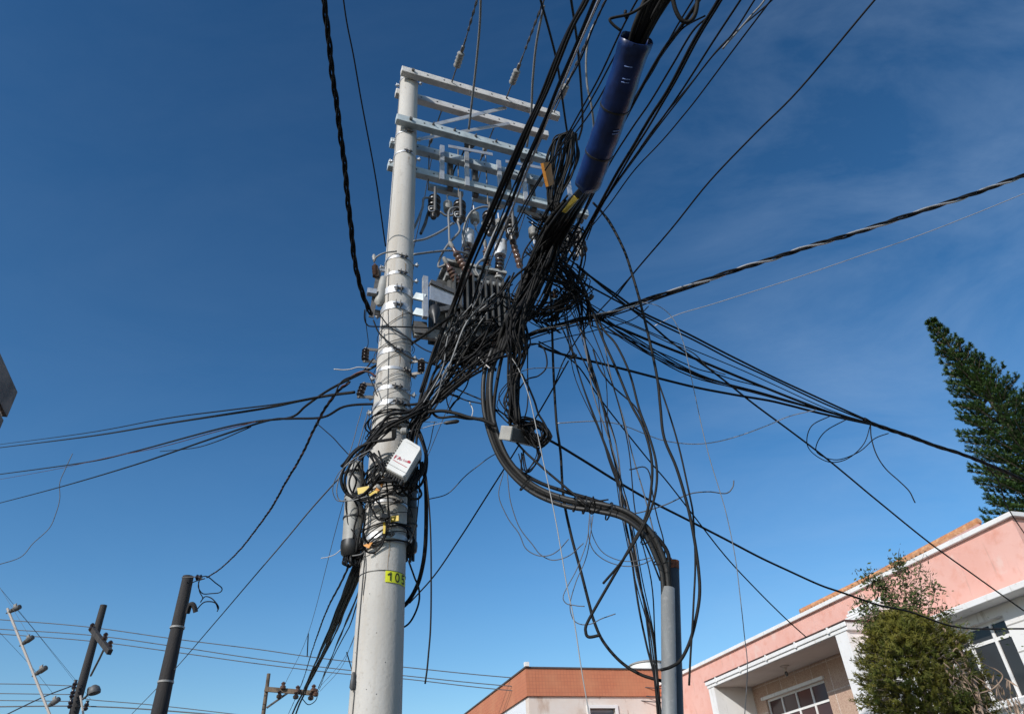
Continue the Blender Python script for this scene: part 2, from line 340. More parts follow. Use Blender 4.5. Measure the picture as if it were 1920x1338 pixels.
# ---------------------------------------------------------------- orange building (behind)
def m_brick():
    m=bpy.data.materials.new('orange_tile_band'); m.use_nodes=True; t=m.node_tree; n=t.nodes; l=t.links; b=n['Principled BSDF']; b.inputs['Roughness'].default_value=.7
    tx=n.new('ShaderNodeTexCoord'); br=n.new('ShaderNodeTexBrick'); br.offset=0; br.inputs['Scale'].default_value=1
    br.inputs['Brick Width'].default_value=.10; br.inputs['Row Height'].default_value=.10; br.inputs['Mortar Size'].default_value=.007
    br.inputs['Color1'].default_value=(.56,.20,.10,1); br.inputs['Color2'].default_value=(.52,.18,.09,1); br.inputs['Mortar'].default_value=(.44,.155,.085,1)
    l.new(tx.outputs['UV'],br.inputs['Vector'])
    nz=n.new('ShaderNodeTexNoise'); nz.inputs['Scale'].default_value=1.3; nz.inputs['Detail'].default_value=6; l.new(tx.outputs['Object'],nz.inputs['Vector'])
    mr=n.new('ShaderNodeMapRange'); mr.inputs[1].default_value=.45; mr.inputs[2].default_value=.7; mr.inputs[4].default_value=.6; l.new(nz.outputs['Fac'],mr.inputs[0])
    x=n.new('ShaderNodeMixRGB'); x.inputs['Color2'].default_value=(.58,.25,.13,1); l.new(mr.outputs[0],x.inputs['Fac']); l.new(br.outputs['Color'],x.inputs['Color1']); l.new(x.outputs[0],b.inputs['Base Color']); return m
m_br=m_brick()
m_stain=mat('stained_cream_render',(.70,.60,.52),.9,noise=[(1.2,(.74,.68,.62),.4,.65),(2.5,(.52,.38,.29),.57,.72,(1,1,.35)),(8,(.45,.33,.26),.62,.75,(1,1,.4))])
OC=Pz(985,1249,6.5); OC=Vector((OC.x,OC.y,0))
def O(a,bb,z): return OC+AD*a+BD*bb+Z*z
def ob(b,a0,a1,b0,b1,z0,z1): return b.box(O((a0+a1)/2,(b0+b1)/2,(z0+z1)/2),(AD,BD,Z),(abs(a1-a0)/2,abs(b1-b0)/2,abs(z1-z0)/2))
zb=5.70; LB=14; LA=16
bld=thing('orange_building',O(6,6,0),'cream building with a deep orange tiled band round its flat roof','building')
bn=MB(); ob(bn,0,LA,0,.3,zb,6.452); ob(bn,0,.3,.303,LB,zb,6.452); o=bn.build('tile_band',m_br,bld)
uv=o.data.uv_layers.new(name='UVMap')
for lp in o.data.loops:
    co=o.data.vertices[lp.vertex_index].co+bld.location-OC; uv.data[lp.index].uv=(co.dot(BD)+co.dot(AD),co.z)
bn=MB(); ob(bn,-.03,LA+.03,-.03,.33,6.455,6.50); ob(bn,-.03,.33,.333,LB,6.455,6.50); bn.build('roof_rim',mat('dark_rim',(.09,.07,.065),.8,noise=[(8,(.05,.045,.04),.5,.7)]),bld)
bn=MB(); ob(bn,-.08,.05,-.03,.1,6.501,6.62); bn.build('corner_block',m_white,bld)
bn=MB(); ob(bn,.35,LA,.06,.3,0,zb-.003); ob(bn,LA-.3,LA,.303,LB,0,6.3); bn.build('side_wall',mat('pale_grey_paint',(.74,.76,.79),.8),bld)
def OW(x,y,a=.06):
    d=ray(x,y); t=((O(a,0,0)-EYE).dot(AD))/d.dot(AD); q=EYE+d*t; return (q-OC).dot(BD),q.z
ow0,oz1=OW(1105,1327); ow1=OW(1153,1328)[0]
bn=MB(); ob(bn,.06,.349,.06,ow0,0,zb-.003); ob(bn,.06,.349,ow1,LB,0,zb-.003); ob(bn,.06,.349,ow0,ow1,oz1,zb-.003); ob(bn,.06,.349,ow0,ow1,0,oz1-1.3); bn.build('front_wall',m_stain,bld)
fr=MB(); ob(fr,.02,.12,ow0-.09,ow0,oz1-1.3,oz1+.09); ob(fr,.02,.12,ow1,ow1+.09,oz1-1.3,oz1+.09); ob(fr,.02,.12,ow0,ow1,oz1,oz1+.09); fw_=fr.build('window',m_white,bld)
fr=MB(); ob(fr,.2,.25,ow0,ow1,oz1-1.3,oz1); fr.build('pane',mat('shutter_grey',(.20,.21,.24),.5),fw_)
fr=MB(); 
for k in range(9): ob(fr,.17,.2,ow0+.02,ow1-.02,oz1-.09-k*.14,oz1-.03-k*.14)
fr.build('shutter',mat('shutter',(.33,.35,.38),.5),fw_)
bn=MB(); ob(bn,.31,LA-.31,.31,LB-.3,6.0,6.1); bn.build('roof_slab',m_asph,bld)
tx_,tz_=OW(1213,1247,3.0)
tk=O(3.0,tx_,0)
wt=thing('water_tank',Vector((tk.x,tk.y,6.1)),'round white water tank on the flat roof of the orange banded building','water tank')
b=MB(); b.lathe((tk.x,tk.y,6.1),Z,[(0,.52),(tz_-6.1-.08,.62),(tz_-6.1,.62)],28); b.build('tank_body',m_white,wt,smooth=True)
b=MB(); b.lathe((tk.x,tk.y,tz_),Z,[(0,.66),(.04,.66),(.09,.5),(.11,.1)],28); b.build('tank_lid',mat('grey_lid',(.30,.29,.28),.6),wt,smooth=True)

# ---------------------------------------------------------------- brown building at the left edge
LC=PY(33,735,9); LC0=Vector((LC.x,LC.y,0)); zt=LC.z
def LZ(x,y):
    d=ray(x,y); hd=math.hypot(LC.x,LC.y); t=hd/math.hypot(d.x,d.y); return (EYE+d*t).z
zl=LZ(11,781)
m_brown=mat('brown_render',(.22,.175,.15),.85,noise=[(2,(.10,.082,.075),.4,.65),(5,(.20,.16,.14),.55,.75)],bump=.2)
lb=thing('brown_building',LC0,'brown rendered building corner with a pale joint below its roof slab','building')
ldir=-AD
def lbx(b,a0,a1,b0,b1,z0,z1): return b.box(LC0+ldir*((a0+a1)/2)-BD*((b0+b1)/2)+Z*((z0+z1)/2),(ldir,BD,Z),(abs(a1-a0)/2,abs(b1-b0)/2,abs(z1-z0)/2))
b=MB(); lbx(b,0,5,0,6,zl,zt); b.build('roof_slab',m_brown,lb)
b=MB(); lbx(b,.05,4.9,.05,5.9,zl-.07,zl-.002); b.build('joint',m_soff,lb)
b=MB(); lbx(b,.02,4.95,.02,5.95,0,zl-.072); b.build('wall',m_brown,lb)
for k in (1.0,3.2):
    b=MB(); lbx(b,k,k+1.2,.03,.06,4.2,5.5); b.build('window',m_glass,lb)

# ---------------------------------------------------------------- main concrete pole
PX,PYY=-1.12,5.5
def rad(z): return .187-(z-2.54)*.0094
def pz(y):                                   # height of the pole's front face seen at image row y
    x=706+.0503*(1338-y); z=PY(x,y,PYY-.16).z
    return PY(x,y,PYY-rad(z)).z
def pp(z,deg,dr=0):                          # a point on the pole; deg from the side facing the viewer, + to the right
    a=R(deg); r=rad(z)+dr; return Vector((PX+r*math.sin(a),PYY-r*math.cos(a),z))
PTOP=PY(766,148,5.5).z
pole=thing('utility_pole',(PX,PYY,0),'tall pale concrete utility pole banded with steel, wrapped in cables halfway up','utility pole')
b=MB(); b.lathe((PX,PYY,0),Z,[(k*PTOP/40,rad(k*PTOP/40)) for k in range(41)],40); b.build('shaft',M['conc'],pole,smooth=True)
def band(y,h,dr=.006,m='steel',lug=25,z=None,studs=True):
    z=pz(y) if z is None else z; b=MB()
    b.lathe((PX,PYY,z-h/2),Z,[(0,rad(z)+.001),(0,rad(z)+dr),(h,rad(z)+dr),(h,rad(z)+.001)],36,cap=False)
    o=b.build('steel_band',M[m],pole,smooth=True)
    if lug is not None:
        b=MB(); p=pp(z,lug,.02); t=Vector((math.cos(R(lug)),math.sin(R(lug)),0)); nn=Vector((math.sin(R(lug)),-math.cos(R(lug)),0))
        b.box(p-t*.022,(t,nn,Z),(.004,.02,h*.45)); b.box(p+t*.022,(t,nn,Z),(.004,.02,h*.45)); b.tube([p-t*.05,p+t*.05],.008,8)
        b.lathe(p+t*.03,t,[(0,.014),(.012,.014)],6); b.build('clamp_bolt',M['steeld'],o)
    if studs:
        for dg in (-92,92):
            p=pp(z,dg,0); nn=Vector((math.sin(R(dg)),-math.cos(R(dg)),0)); b=MB()
            b.tube([p,p+nn*.06],.009,8); b.lathe(p+nn*.02,nn,[(0,.02),(.016,.02),(.018,.03),(.026,.03)],6); b.build('stud',M['steel'],o)
    return o
band(155,.03,z=PTOP-.12); band(246,.03); band(283,.028)
band(480,.034); band(510,.034); band(541,.085,.008,lug=15); band(571,.085,.008,lug=15)
band(655,.05,lug=22); band(688,.03,lug=55); band(724,.04,lug=25); band(752,.05,lug=30); band(798,.02,m='steeld',lug=40,studs=False)
band(937,.025,lug=40,studs=False); band(1001,.05,.008,lug=20); band(1068,.006,.004,m='plb',lug=None,studs=False)
m_rs=mat('rust_run',(.36,.27,.19),.9,noise=[(20,(.46,.41,.35),.45,.65)])
rn_=random.Random(6)
for y_,dg,ln in ((290,30,.10),(488,38,.16),(575,34,.22),(575,-20,.12),(660,30,.18),(756,44,.2),(1006,24,.26),(1006,-8,.14),(1070,-36,.2)):
    z_=pz(y_)-.02; b=MB(); n=6; w_=rn_.uniform(1.5,3)
    for k in range(n):
        za,zb_=z_-ln*k/n,z_-ln*(k+1)/n; wa,wb=w_*(1-k/n)+.3,w_*(1-(k+1)/n)+.3; o_=1.2*math.sin(k+y_)
        b.poly([pp(za,dg-wa+o_,.0015),pp(za,dg+wa+o_,.0015),pp(zb_,dg+wb+o_,.0015),pp(zb_,dg-wb+o_,.0015)])
    b.build('rust_stain',m_rs,pole)
for y_,dg in ((1185,5),(1110,-18),(1240,28),(1300,12),(1215,-52),(1160,48),(420,10),(360,-10),(1290,-10)):
    b=MB(); b.lathe(pp(pz(y_),dg,-.004),pp(0,dg,1)-pp(0,dg,0),[(0,.005),(.0045,.004)],8); b.build('air_hole',M['plgd'],pole)
# cross arms: U runs along the arms, NV points from the pole towards the viewer
U=Vector((.9238,.3829,0)); U.normalize(); NV=Vector((U.y,-U.x,0))
def AP(s,n,z): return Vector((PX,PYY,0))+U*s+NV*n+Z*z
def arm(x0y0,x1y1,n,z,m,hh=.055,hn=.045):
    def sof(x,y):
        d=ray(x,y); pl=AP(0,n,0); t=((pl-EYE).dot(NV))/d.dot(NV); return (EYE+d*t-Vector((PX,PYY,0))).dot(U)
    s0,s1=sof(*x0y0),sof(*x1y1); b=MB(); b.box(AP((s0+s1)/2,n,z),(U,NV,Z),((s1-s0)/2,hn,hh)); o=b.build('crossarm',m,pole,bevel=.008)
    for k in range(int((s1-s0)/.22)):
        s=s0+.12+k*.22; 
        if abs(s)<.14: continue
        b=MB(); b.lathe(AP(s,n+hn-.001,z),NV,[(0,.011),(.004,.011)],8); b.build('bolt_hole',M['plb'],o)
    for s in (0,):
        b=MB(); b.lathe(AP(s,n+(hn if n>0 else -hn-.03),z),NV,[(0,.02),(.03,.02)],6); b.build('bolt',M['steeld'],o)
    return s0,s1
Z1=10.01; Z2=8.985; Z3=8.555
nf=.17; 
a1=arm((752,135),(1048,220),nf,Z1,M['arm']); a2=arm((741,180),(1028,264),-nf,Z1,M['arm'])
a3=arm((742,228),(1032,318),nf+.01,Z2,M['armst']); a4=arm((731,270),(1020,360),-nf-.01,Z2,M['armst'])
a5=arm((727,310),(1104,420),-nf-.01,Z3,M['armst'])
def rod(a,c,r,m,name,par=None,n=8): return MB().tube([a,c],r,n).build(name,m,par,smooth=True)
def flat(a,c,w,t,m,name,par,up=Z):
    a=Vector(a);c=Vector(c); d=(c-a); l=d.length; d.normalize(); s=d.cross(up).normalized(); u=s.cross(d)
    return MB().box((a+c)/2,(d,s,u),(l/2,t/2,w/2)).build(name,m,par)
def SOF(x,y,n):
    d=ray(x,y); t=((AP(0,n,0)-EYE).dot(NV))/d.dot(NV); return (EYE+d*t-Vector((PX,PYY,0))).dot(U)
flat(AP(.13,nf-.08,Z2+.06),AP(SOF(952,206,nf),nf-.06,Z1-.05),.05,.012,M['steel'],'arm_brace',pole)
flat(AP(.13,-nf+.08,Z2+.06),AP(SOF(952,235,-nf),-nf+.06,Z1-.05),.045,.012,M['steel'],'arm_brace',pole)
for x,y in ((828,318),(875,330),(937,350),(984,362),(1072,392)):
    s=SOF(x,y,-nf+.05); flat(AP(s,-nf+.075-.01,Z3-.11),AP(s,-nf+.065,Z2+.10),.055,.03,M['steel'],'link_plate',pole,up=U)
for x in (805,860,912):
    s=SOF(x,300,-nf); rod(AP(s,-nf-.02,Z3-.25),AP(s,-nf-.02,Z2+.25),.008,M['steeld'],'threaded_rod',pole)
# number plate bent round the pole
ztop=pz(1069); zbot=pz(1090); zm_=(ztop+zbot)/2
def bent(b,a0,a1,z0,z1,dr,n=14):
    P=[[pp(z,a0+(a1-a0)*k/n,dr+ (rad(zm_)-rad(z))) for k in range(n+1)] for z in (z0,z1)]
    for k in range(n): b.poly([P[0][k],P[0][k+1],P[1][k+1],P[1][k]])
    return b
b=MB(); bent(b,18,82,zbot,ztop,.006); pl=b.build('number_plate',M['sign'],pole)
so=pl.modifiers.new('solid','SOLIDIFY'); so.thickness=.002
def stroke(b,P,w,f,ex=.3):
    P=[Vector(p) for p in P]
    for a,c in zip(P,P[1:]):
        d=(c-a).normalized(); s=Vector((-d.y,d.x))*w/2; a2=a-d*w*ex; c2=c+d*w*ex
        nseg=max(1,int((c2-a2).length/w)); 
        for k in range(nseg):
            p=a2.lerp(c2,k/nseg); q=a2.lerp(c2,(k+1)/nseg); b.poly([f(*(p-s)),f(*(q-s)),f(*(q+s)),f(*(p+s))])
ZH=ztop-zbot
def pf(u,v): return pp(zbot+v*ZH,18.5+u*19.5,.0095+(rad(zm_)-rad(zbot+v*ZH)))
b=MB(); stroke(b,[(.26,.60),(.50,.78)],.13,pf,0); stroke(b,[(.62,.90),(.62,.12)],.15,pf,0); b.build('lettering',M['ink'],pl); b=MB()
stroke(b,[(1.55+.27*math.cos(t*math.pi/8),.49+.36*math.sin(t*math.pi/8)) for t in range(17)],.14,pf); b.build('lettering',M['ink'],pl); b=MB()
stroke(b,[(2.85,.86),(2.4,.86),(2.36,.52),(2.65,.56),(2.85,.4),(2.8,.18),(2.55,.11),(2.35,.2)],.14,pf)
b.build('lettering',M['ink'],pl)
# earth wire down the face with its connector
def pwire(pts,dr=.006): return [pp(pz(y),a,dr) for a,y in pts]
b=MB(); b.tube(cat(pwire([(-58,170),(-52,330),(-50,470),(-46,560),(-44,640)],.004),5),.0035,6); b.build('earth_wire',M['gry'],pole,smooth=True)
b=MB(); b.tube(cat(pwire([(-30,500),(-24,560),(-10,640),(-4,720),(0,790)],.006),5),.003,6); b.build('earth_wire',M['plgd'],pole,smooth=True)
b=MB(); b.tube(cat(pwire([(-40,1020),(-42,1100),(-43,1180),(-42,1256)],.006),5),.0045,6); b.build('earth_wire',M['plgd'],pole,smooth=True)
b=MB(); b.tube(cat(pwire([(-36,1040),(-33,1068),(-36,1110)],.006),5),.003,6); b.build('earth_wire',M['plgd'],pole,smooth=True); b=MB(); b.tube(cat(pwire([(-40,1290),(-41,1330),(-41,1400)],.006),5),.0035,6); b.build('earth_wire',M['plgd'],pole,smooth=True)
c0,c1=pwire([(-42,1254),(-43,1288)],.02)
b=MB(); b.tube([c0,c0.lerp(c1,.15),c0.lerp(c1,.35),c0.lerp(c1,.45),c0.lerp(c1,.85),c1],[.008,.014,.013,.018,.02,.008],10); b.build('wire_connector',M['plgd'],pole,smooth=True)
# spool insulators on brackets
def spools(x,y,side,n,label,lean=0,tall=.115):
    p=PY(x,y,5.45); t=thing('spool_insulator',p,label,'insulator','spool insulators on the pole')
    b=MB(); prof=[]; 
    for k in range(n):
        h=k*tall/n-tall/2; q=tall/n; prof+=[(h,.030),(h+q*.2,.036),(h+q*.42,.024),(h+q*.6,.024),(h+q*.8,.036),(h+q,.030)]
    ax=Vector((lean,0,1)).normalized(); b.lathe(p,ax,prof,18); b.build('spool',M['cerd'],t,smooth=True)
    for zz in (-tall/2-.012,tall/2+.012):
        a=p+ax*zz; q=Vector((PX+side*(rad(p.z)+.0),PYY-.02,a.z)); flat(a+Vector((side*.02,0,0)),q,.03,.008,M['steeld'],'bracket_arm',t,up=Z)
    b=MB(); b.tube([p-ax*(tall/2+.03),p+ax*(tall/2+.03)],.008,8); b.build('pin',M['steeld'],t)
spools(685,665,-1,3,'black spool insulator on the left of the pole, upper one')
spools(678,731,-1,3,'black spool insulator on the left of the pole, lower one with a tied cable',.25)
spools(790,686,1,3,'black spool insulator on the right of the pole above the cable tangle')
# switch assembly on the left of the pole
sw=thing('surge_arrester',PY(700,560,5.45),'small ribbed arrester and grey capsule in an angle bracket left of the pole','arrester')
z0=PY(700,590,5.45).z; z1=PY(712,505,5.45).z
flat(PY(696,595,5.4),PY(711,506,5.4),.05,.012,M['steeld'],'angle_bracket',sw,up=BD)
flat(PY(711,506,5.4),PY(727,508,5.45),.03,.02,M['steel'],'bracket_top',sw)
flat(PY(694,584,5.4),PY(716,588,5.5),.06,.02,M['steeld'],'bracket_foot',sw)
a=PY(705,519,5.38); c=PY(702,488,5.38); ax=(c-a).normalized()
b=MB(); b.lathe(a,ax,[(0,.02)]+sum([[(.01+k*.026,.035 if k%2==0 else .034),(.018+k*.026,.02)] for k in range(6)],[])+[(.18,.012)],16); b.build('ribbed_insulator',M['cerb'],sw,smooth=True)
b=MB(); b.lathe(c+ax*.0,ax,[(0,.016),(.05,.022),(.08,.012)],12); b.build('cap',M['poly'],sw,smooth=True)
a=PY(721,520,5.42); c=PY(712,566,5.40); ax=(c-a).normalized(); l=(c-a).length
b=MB(); b.lathe(a,ax,[(0,.02),(.02,.045),(l*.8,.05),(l,.055),(l+.03,.035),(l+.05,.02)],18); b.build('capsule',M['plg'],sw,smooth=True)
b=MB(); b.box(PY(697,548,5.35),(BD,AD,Z),(.045,.03,.03)); b.build('side_bracket',M['steel'],sw)

# ---------------------------------------------------------------- line hardware
def insul(a,c,label,name='strain_insulator',sheds=4,r=.05,body='poly',rod_m='steeld',group='strain insulators on the crossarms'):
    """hangs between a and c: rod, ribbed body, end fittings"""
    a=Vector(a); c=Vector(c); d=(c-a); l=d.length; d.normalize(); t=thing(name,a,label,'insulator',group)
    p=[(l*.34,.014)]; s0=l*.36; s1=l*.70
    for k in range(sheds):
        h=s0+(s1-s0)*k/sheds; q=(s1-s0)/sheds; p+=[(h,r*.86),(h+q*.35,r),(h+q*.7,r*.88)]
    p+=[(s1,.016)]
    MB().lathe(a,d,p,14).build('shed_body',M[body],t,smooth=True)
    MB().tube([a,a+d*l*.35],.009,8).build('rod',M[rod_m],t,smooth=True)
    b=MB(); b.lathe(a+d*s1,d,[(0,.018),(.02,.024),(l*.12,.024),(l*.14,.012),(l-s1,.012)],10); b.build('end_fitting',M[rod_m],t,smooth=True)
    return t
zw=Z1+.02
for i,(s_,lab) in enumerate(((.52,'nearest the pole'),(1.28,'in the middle of the arm'),(1.98,'at the far end of the arm'))):
    o=AP(s_,nf+.05,Z1); insul(o,o+NV*.62+Z*.03,'pale strain insulator in front of the top crossarm, '+lab)
    o=AP(s_-.02,-nf-.05,Z1-.3); insul(AP(s_-.02,-nf-.04,Z1-.06),AP(s_-.05,-nf-.62,Z1-.16),'small strain insulator behind the second crossarm, '+lab,sheds=3,r=.035)
    # phase conductor towards and past the viewer
    P0=AP(s_,nf+.66,Z1+.03); P1=P0-AD*22+Z*.9
    b=MB(); n=40; tw=[]
    b.tube([P0.lerp(P1,t/n)-Z*(1.0*4*(t/n)*(1-t/n)) for t in range(n+1)],.0075,6)
    for q in range(2):                       # armour rod wrap near the insulator
        b.tube([P0.lerp(P1,(.05+.9*t/50)*.11)-Z*(4*(.05+.9*t/50)*.11*.9)+ (NV.cross(Z)*math.cos(t*1.1+q*3.14)+Z*math.sin(t*1.1+q*3.14))*.012 for t in range(51)],.006,5)
    tag(b.build('power_line',M['cu'],smooth=True),'high voltage line overhead, tied to the top crossarm, '+lab,'power line','high voltage lines')
# gray jumpers that drop to pin insulators between the arms
def run_on(pts,Q):
    """cables that leave the picture keep running along the street or their own line"""
    if pts[0][1]<-25: Q=[Q[0]-AD*d+Z*(.006*d*d) for d in (14,7)]+Q
    elif pts[0][0]<0: t=(Q[0]-Q[1]).normalized(); Q=[Q[0]+t*12]+Q
    if pts[-1][0]>1915: t=(Q[-1]-Q[-2]).normalized(); Q=Q+[Q[-1]+t*8]
    elif pts[-1][1]>1340 and Q[-1].z>1.2 and Q[-1].y<8: t=(Q[-1]-Q[-2]).normalized(); Q=Q+[Q[-1]+t*1.0]
    return Q
def wire(name,pts,w,m,label,cat_='cable',group=None,k=6,n=6,jit=0,seed=0,wd=None):
    P=wp(pts); rr=w*dep(P[len(P)//2])/FPX/2 if wd is None else wd
    Q=cat(P,k); Q=run_on(pts,Q)
    if jit:
        rn_=random.Random(seed or len(label)); ph=[rn_.uniform(0,6.28) for _ in range(6)]; fr_=[rn_.uniform(.4,1.8) for _ in range(6)]
        for i in range(1,len(Q)-1):
            t=i/len(Q)*6.28; e=min(1,8*min(i,len(Q)-i)/len(Q))
            Q[i]=Q[i]+xw*(jit*e*(math.sin(fr_[0]*t+ph[0])+.6*math.sin(3*fr_[1]*t+ph[1])))+yw*(jit*e*(math.sin(fr_[2]*t+ph[2])+.6*math.sin(3*fr_[3]*t+ph[3])))
    o=MB().tube(Q,rr,n).build(name,M[m],smooth='full'); return tag(o,label,cat_,group)
xw=MW@Vector((1,0,0)); yw=MW@Vector((0,1,0))
def pin(x,y,n,z,label):
    s=SOF(x,y,n); p=AP(s,n,z); t=thing('pin_insulator',p,label,'insulator','pin insulators between the crossarms')
    b=MB(); b.lathe(p,Z,[(0,.03),(.01,.07),(.03,.072),(.035,.045),(.06,.05),(.07,.06),(.09,.058),(.095,.035),(.13,.03),(.15,.034),(.16,.02)],18); b.build('shed_body',M['polyd'],t,smooth=True)
    MB().tube([p-Z*.14,p],.012,8).build('pin',M['steeld'],t)
    flat(AP(s-.28,n+.0,z-.13),AP(s+.30,n+.02,z-.09),.05,.008,M['steel'],'mounting_strap',t)
    return p
q1=pin(880,252,0,Z2+.12,'dark pin insulator under the grey cable, behind the third crossarm, nearer the pole')
q2=pin(984,288,0,Z2+.12,'dark pin insulator under the grey cable, behind the third crossarm, farther from the pole')
def y_of(p): return p.y
wire('jumper_cable',[(902,-40,('z',10.0)),(900,40),(893,120),(885,190),(879,243,q1.y-.05)],4.6,'gry','grey insulated jumper dropping to the nearer pin insulator','cable','grey jumper cables from the overhead lines')
wire('jumper_cable',[(1020,10,('z',10.0)),(1006,80),(999,150),(996,210),(988,276,q2.y-.05)],4.6,'gry','grey insulated jumper dropping to the farther pin insulator','cable','grey jumper cables from the overhead lines')
wire('jumper_cable',[(1113,47,('z',9.6)),(1104,70),(1099,110),(1101,160),(1110,205,('z',8.8)),(1112,260),(1090,330,5.9)],4.2,'gry','grey insulated jumper with a clamp at its top, left of the blue sleeve','cable','grey jumper cables from the overhead lines')
for i,(P_,l_) in enumerate(([[(876,262,q1.y),(866,292),(852,318),(846,345),(838,372,6.2)],'nearer pin insulator'],[[(982,300,q2.y),(975,330),(962,352),(955,380,6.2)],'farther pin insulator'])):
    wire('jumper_cable',P_,3.2,'blk','thin black jumper hanging below the '+l_,'cable','thin black jumpers under the arms')
# lines going away down the street
for i,(P_,l_) in enumerate((([(812,283,6.5),(803,330),(786,420),(740,610),(690,790),(637,965,13),(577,1190,22),(533,1284,26)],'nearest the pole'),
      ([(908,300,6.5),(895,345),(872,440),(800,720),(700,1080,16),(652,1222,23),(597,1290,26)],'middle one'),
      ([(1006,335,6.6),(985,400),(940,520),(800,860),(665,1190,20),(640,1250),(600,1295,26.1)],'outer one'))):
    wire('power_line',P_,2.4,'cu','thin high voltage line leading away, '+l_,'power line','high voltage lines going away',wd=.0065)
# fuse cutouts hanging under the lowest crossarm
def cutout(p,lean,label,wire_l=1):
    t=thing('fuse_cutout',p,label,'fuse cutout','fuse cutouts under the lowest crossarm')
    ax=Vector((.10+lean,-.05,-1)).normalized(); b=MB(); pr=[(0,.03)]
    for k in range(6): pr+=[(.035+k*.052,  .078 if k%2 else .068),(.049+k*.052,.074),(.058+k*.052,.038)]
    pr+=[(.36,.04),(.39,.03)]
    b.lathe(p,ax,pr,16); b.build('ribbed_insulator',M['cero'],t,smooth=True)
    o=p+NV*.10-U*.02; b=MB(); b.tube([o+Z*.04,o-Z*.20,o-Z*.36],.018,10); b.build('fuse_tube',M['plgd'],t,smooth=True)
    for zz in (.03,-.30):
        flat(p+ax*(-zz if zz<0 else 0)+Z*(zz if zz>0 else 0),o+Z*zz*.95,.035,.02,M['steel'],'contact_arm',t)
    b=MB(); c=p-Z*.13; b.lathe(c-NV*.07,NV,[(0,.07),(.014,.07)],16); b.box(c-NV*.09+Z*.05,(U,NV,Z),(.02,.02,.13)); b.build('mounting_bracket',M['armst'],t,smooth=True)
    b=MB(); a=o-Z*.36; b.tube(cat([a,a-U*.06-Z*.02,a-U*.07+Z*.05,a-U*.02+Z*.07]),.006,6); b.build('pull_ring',M['steel'],t,smooth=True)
    return t
for i,(x,y,l,lab) in enumerate(((815,368,-.12,'dark ribbed fuse cutout nearest the pole'),(862,378,-.12,'dark ribbed fuse cutout second from the pole, under the lowest crossarm'),
     (916,398,-.1,'ribbed fuse cutout third from the pole, behind the first thick cable'),(958,408,-.1,'ribbed fuse cutout fourth from the pole, between the thick cables'),
     (1050,428,-.1,'ribbed fuse cutout behind the black cable mass'),(1082,436,-.05,'ribbed fuse cutout at the outer end of the lowest crossarm'))):
    cutout(PY(x,y,5.75 if i<4 else 6.05),l,lab)
for k,(x,y,l_) in enumerate(((838,392,'second from the pole'),(888,412,'third from the pole'),(934,426,'fourth from the pole'),(998,440,'fifth from the pole'),(1062,452,'at the outer end'))):
    p=PY(x,y-26,5.95); c=PY(x+4,y+18,5.9); t=insul(p,c,'pale ribbed surge arrester under the lowest crossarm, '+l_,'surge_arrester',6,.058,'poly','steel','surge arresters under the lowest crossarm')
    b=MB(); b.tube(cat([c,c+Vector((.05,0,-.10)),c+Vector((.12,-.05,-.02)),c+Vector((.2,-.1,.1))]),.006,6); b.build('lead_wire',M['gry'],t,smooth=True)
for k,(x,y) in enumerate(((845,325),(892,338),(955,356),(1000,368),(1088,398))):
    s=SOF(x,y,-nf-.06); b=MB(); b.box(AP(s,-nf-.09,(Z2+Z3)/2-.02),(U,NV,Z),(.035,.03,.27)); b.build('rear_plate',M['steeld'],pole)
for k,(x,y) in enumerate(((842,362),(925,384),(1010,408))):
    s=SOF(x,y,-nf-.02); b=MB(); b.box(AP(s,-nf-.16,Z3-.03),(U,NV,Z),(.22,.03,.035)); b.build('hanger_bar',M['armst'],pole)
for k in range(7):
    s=.28+k*.27; b=MB(); b.lathe(AP(s,nf+.045,Z2+.02),NV,[(0,.018),(.02,.018),(.021,.008),(.05,.008)],6); b.build('bolt',M['steeld'],pole)
# switch tube open below the first cutout
b=MB(); P=[PY(803,398,5.75),PY(797,420,5.75),PY(789,438,5.7)]; b.tube(P,[.016,.02,.018],10); tag(b.build('open_fuse_tube',M['plgd'],smooth=True),'dark fuse tube hanging open beside the pole below the first cutout','fuse')

# ---------------------------------------------------------------- transformer
TC=Vector((-.42,5.95,6.00)); TR=.315; TH=.90
tr=thing('transformer',TC,'grey pole mounted distribution transformer with brown bushings, half hidden by tangled cables','transformer')
def tbx(name,u0,u1,n0,n1,z0,z1,m,bev=.006):
    b=MB(); b.box(TC+U*((u0+u1)/2)+NV*((n0+n1)/2)+Z*((z0+z1)/2),(U,NV,Z),((u1-u0)/2,(n1-n0)/2,(z1-z0)/2)); return b.build(name,m,tr,bevel=bev)
tbx('tank',-.31,.31,-.23,.23,0,TH,M['tank'],.03)
tbx('base_frame',-.33,.33,-.25,.25,-.03,.02,M['tank']); tbx('lid',-.35,.35,-.27,.27,TH,TH+.04,M['rim']); tbx('flange',-.34,.34,-.26,.26,TH-.20,TH-.15,M['rim'])
for k in range(9):
    u=-.27+k*.0675; b=MB(); b.box(TC+U*u+NV*.295+Z*.40,(U,NV,Z),(.006,.06,.32)); b.build('cooling_fin',M['tank'],tr)
for k in range(6):
    n_=-.18+k*.07; b=MB(); b.box(TC-U*.36+NV*n_+Z*.40,(U,NV,Z),(.05,.006,.30)); b.build('cooling_fin',M['tank'],tr)
    b=MB(); b.box(TC+U*.36+NV*n_+Z*.40,(U,NV,Z),(.05,.006,.30)); b.build('cooling_fin',M['tank'],tr)
tbx('name_plate',-.08,.06,.262,.266,TH-.12,TH-.03,M['poly'],0)
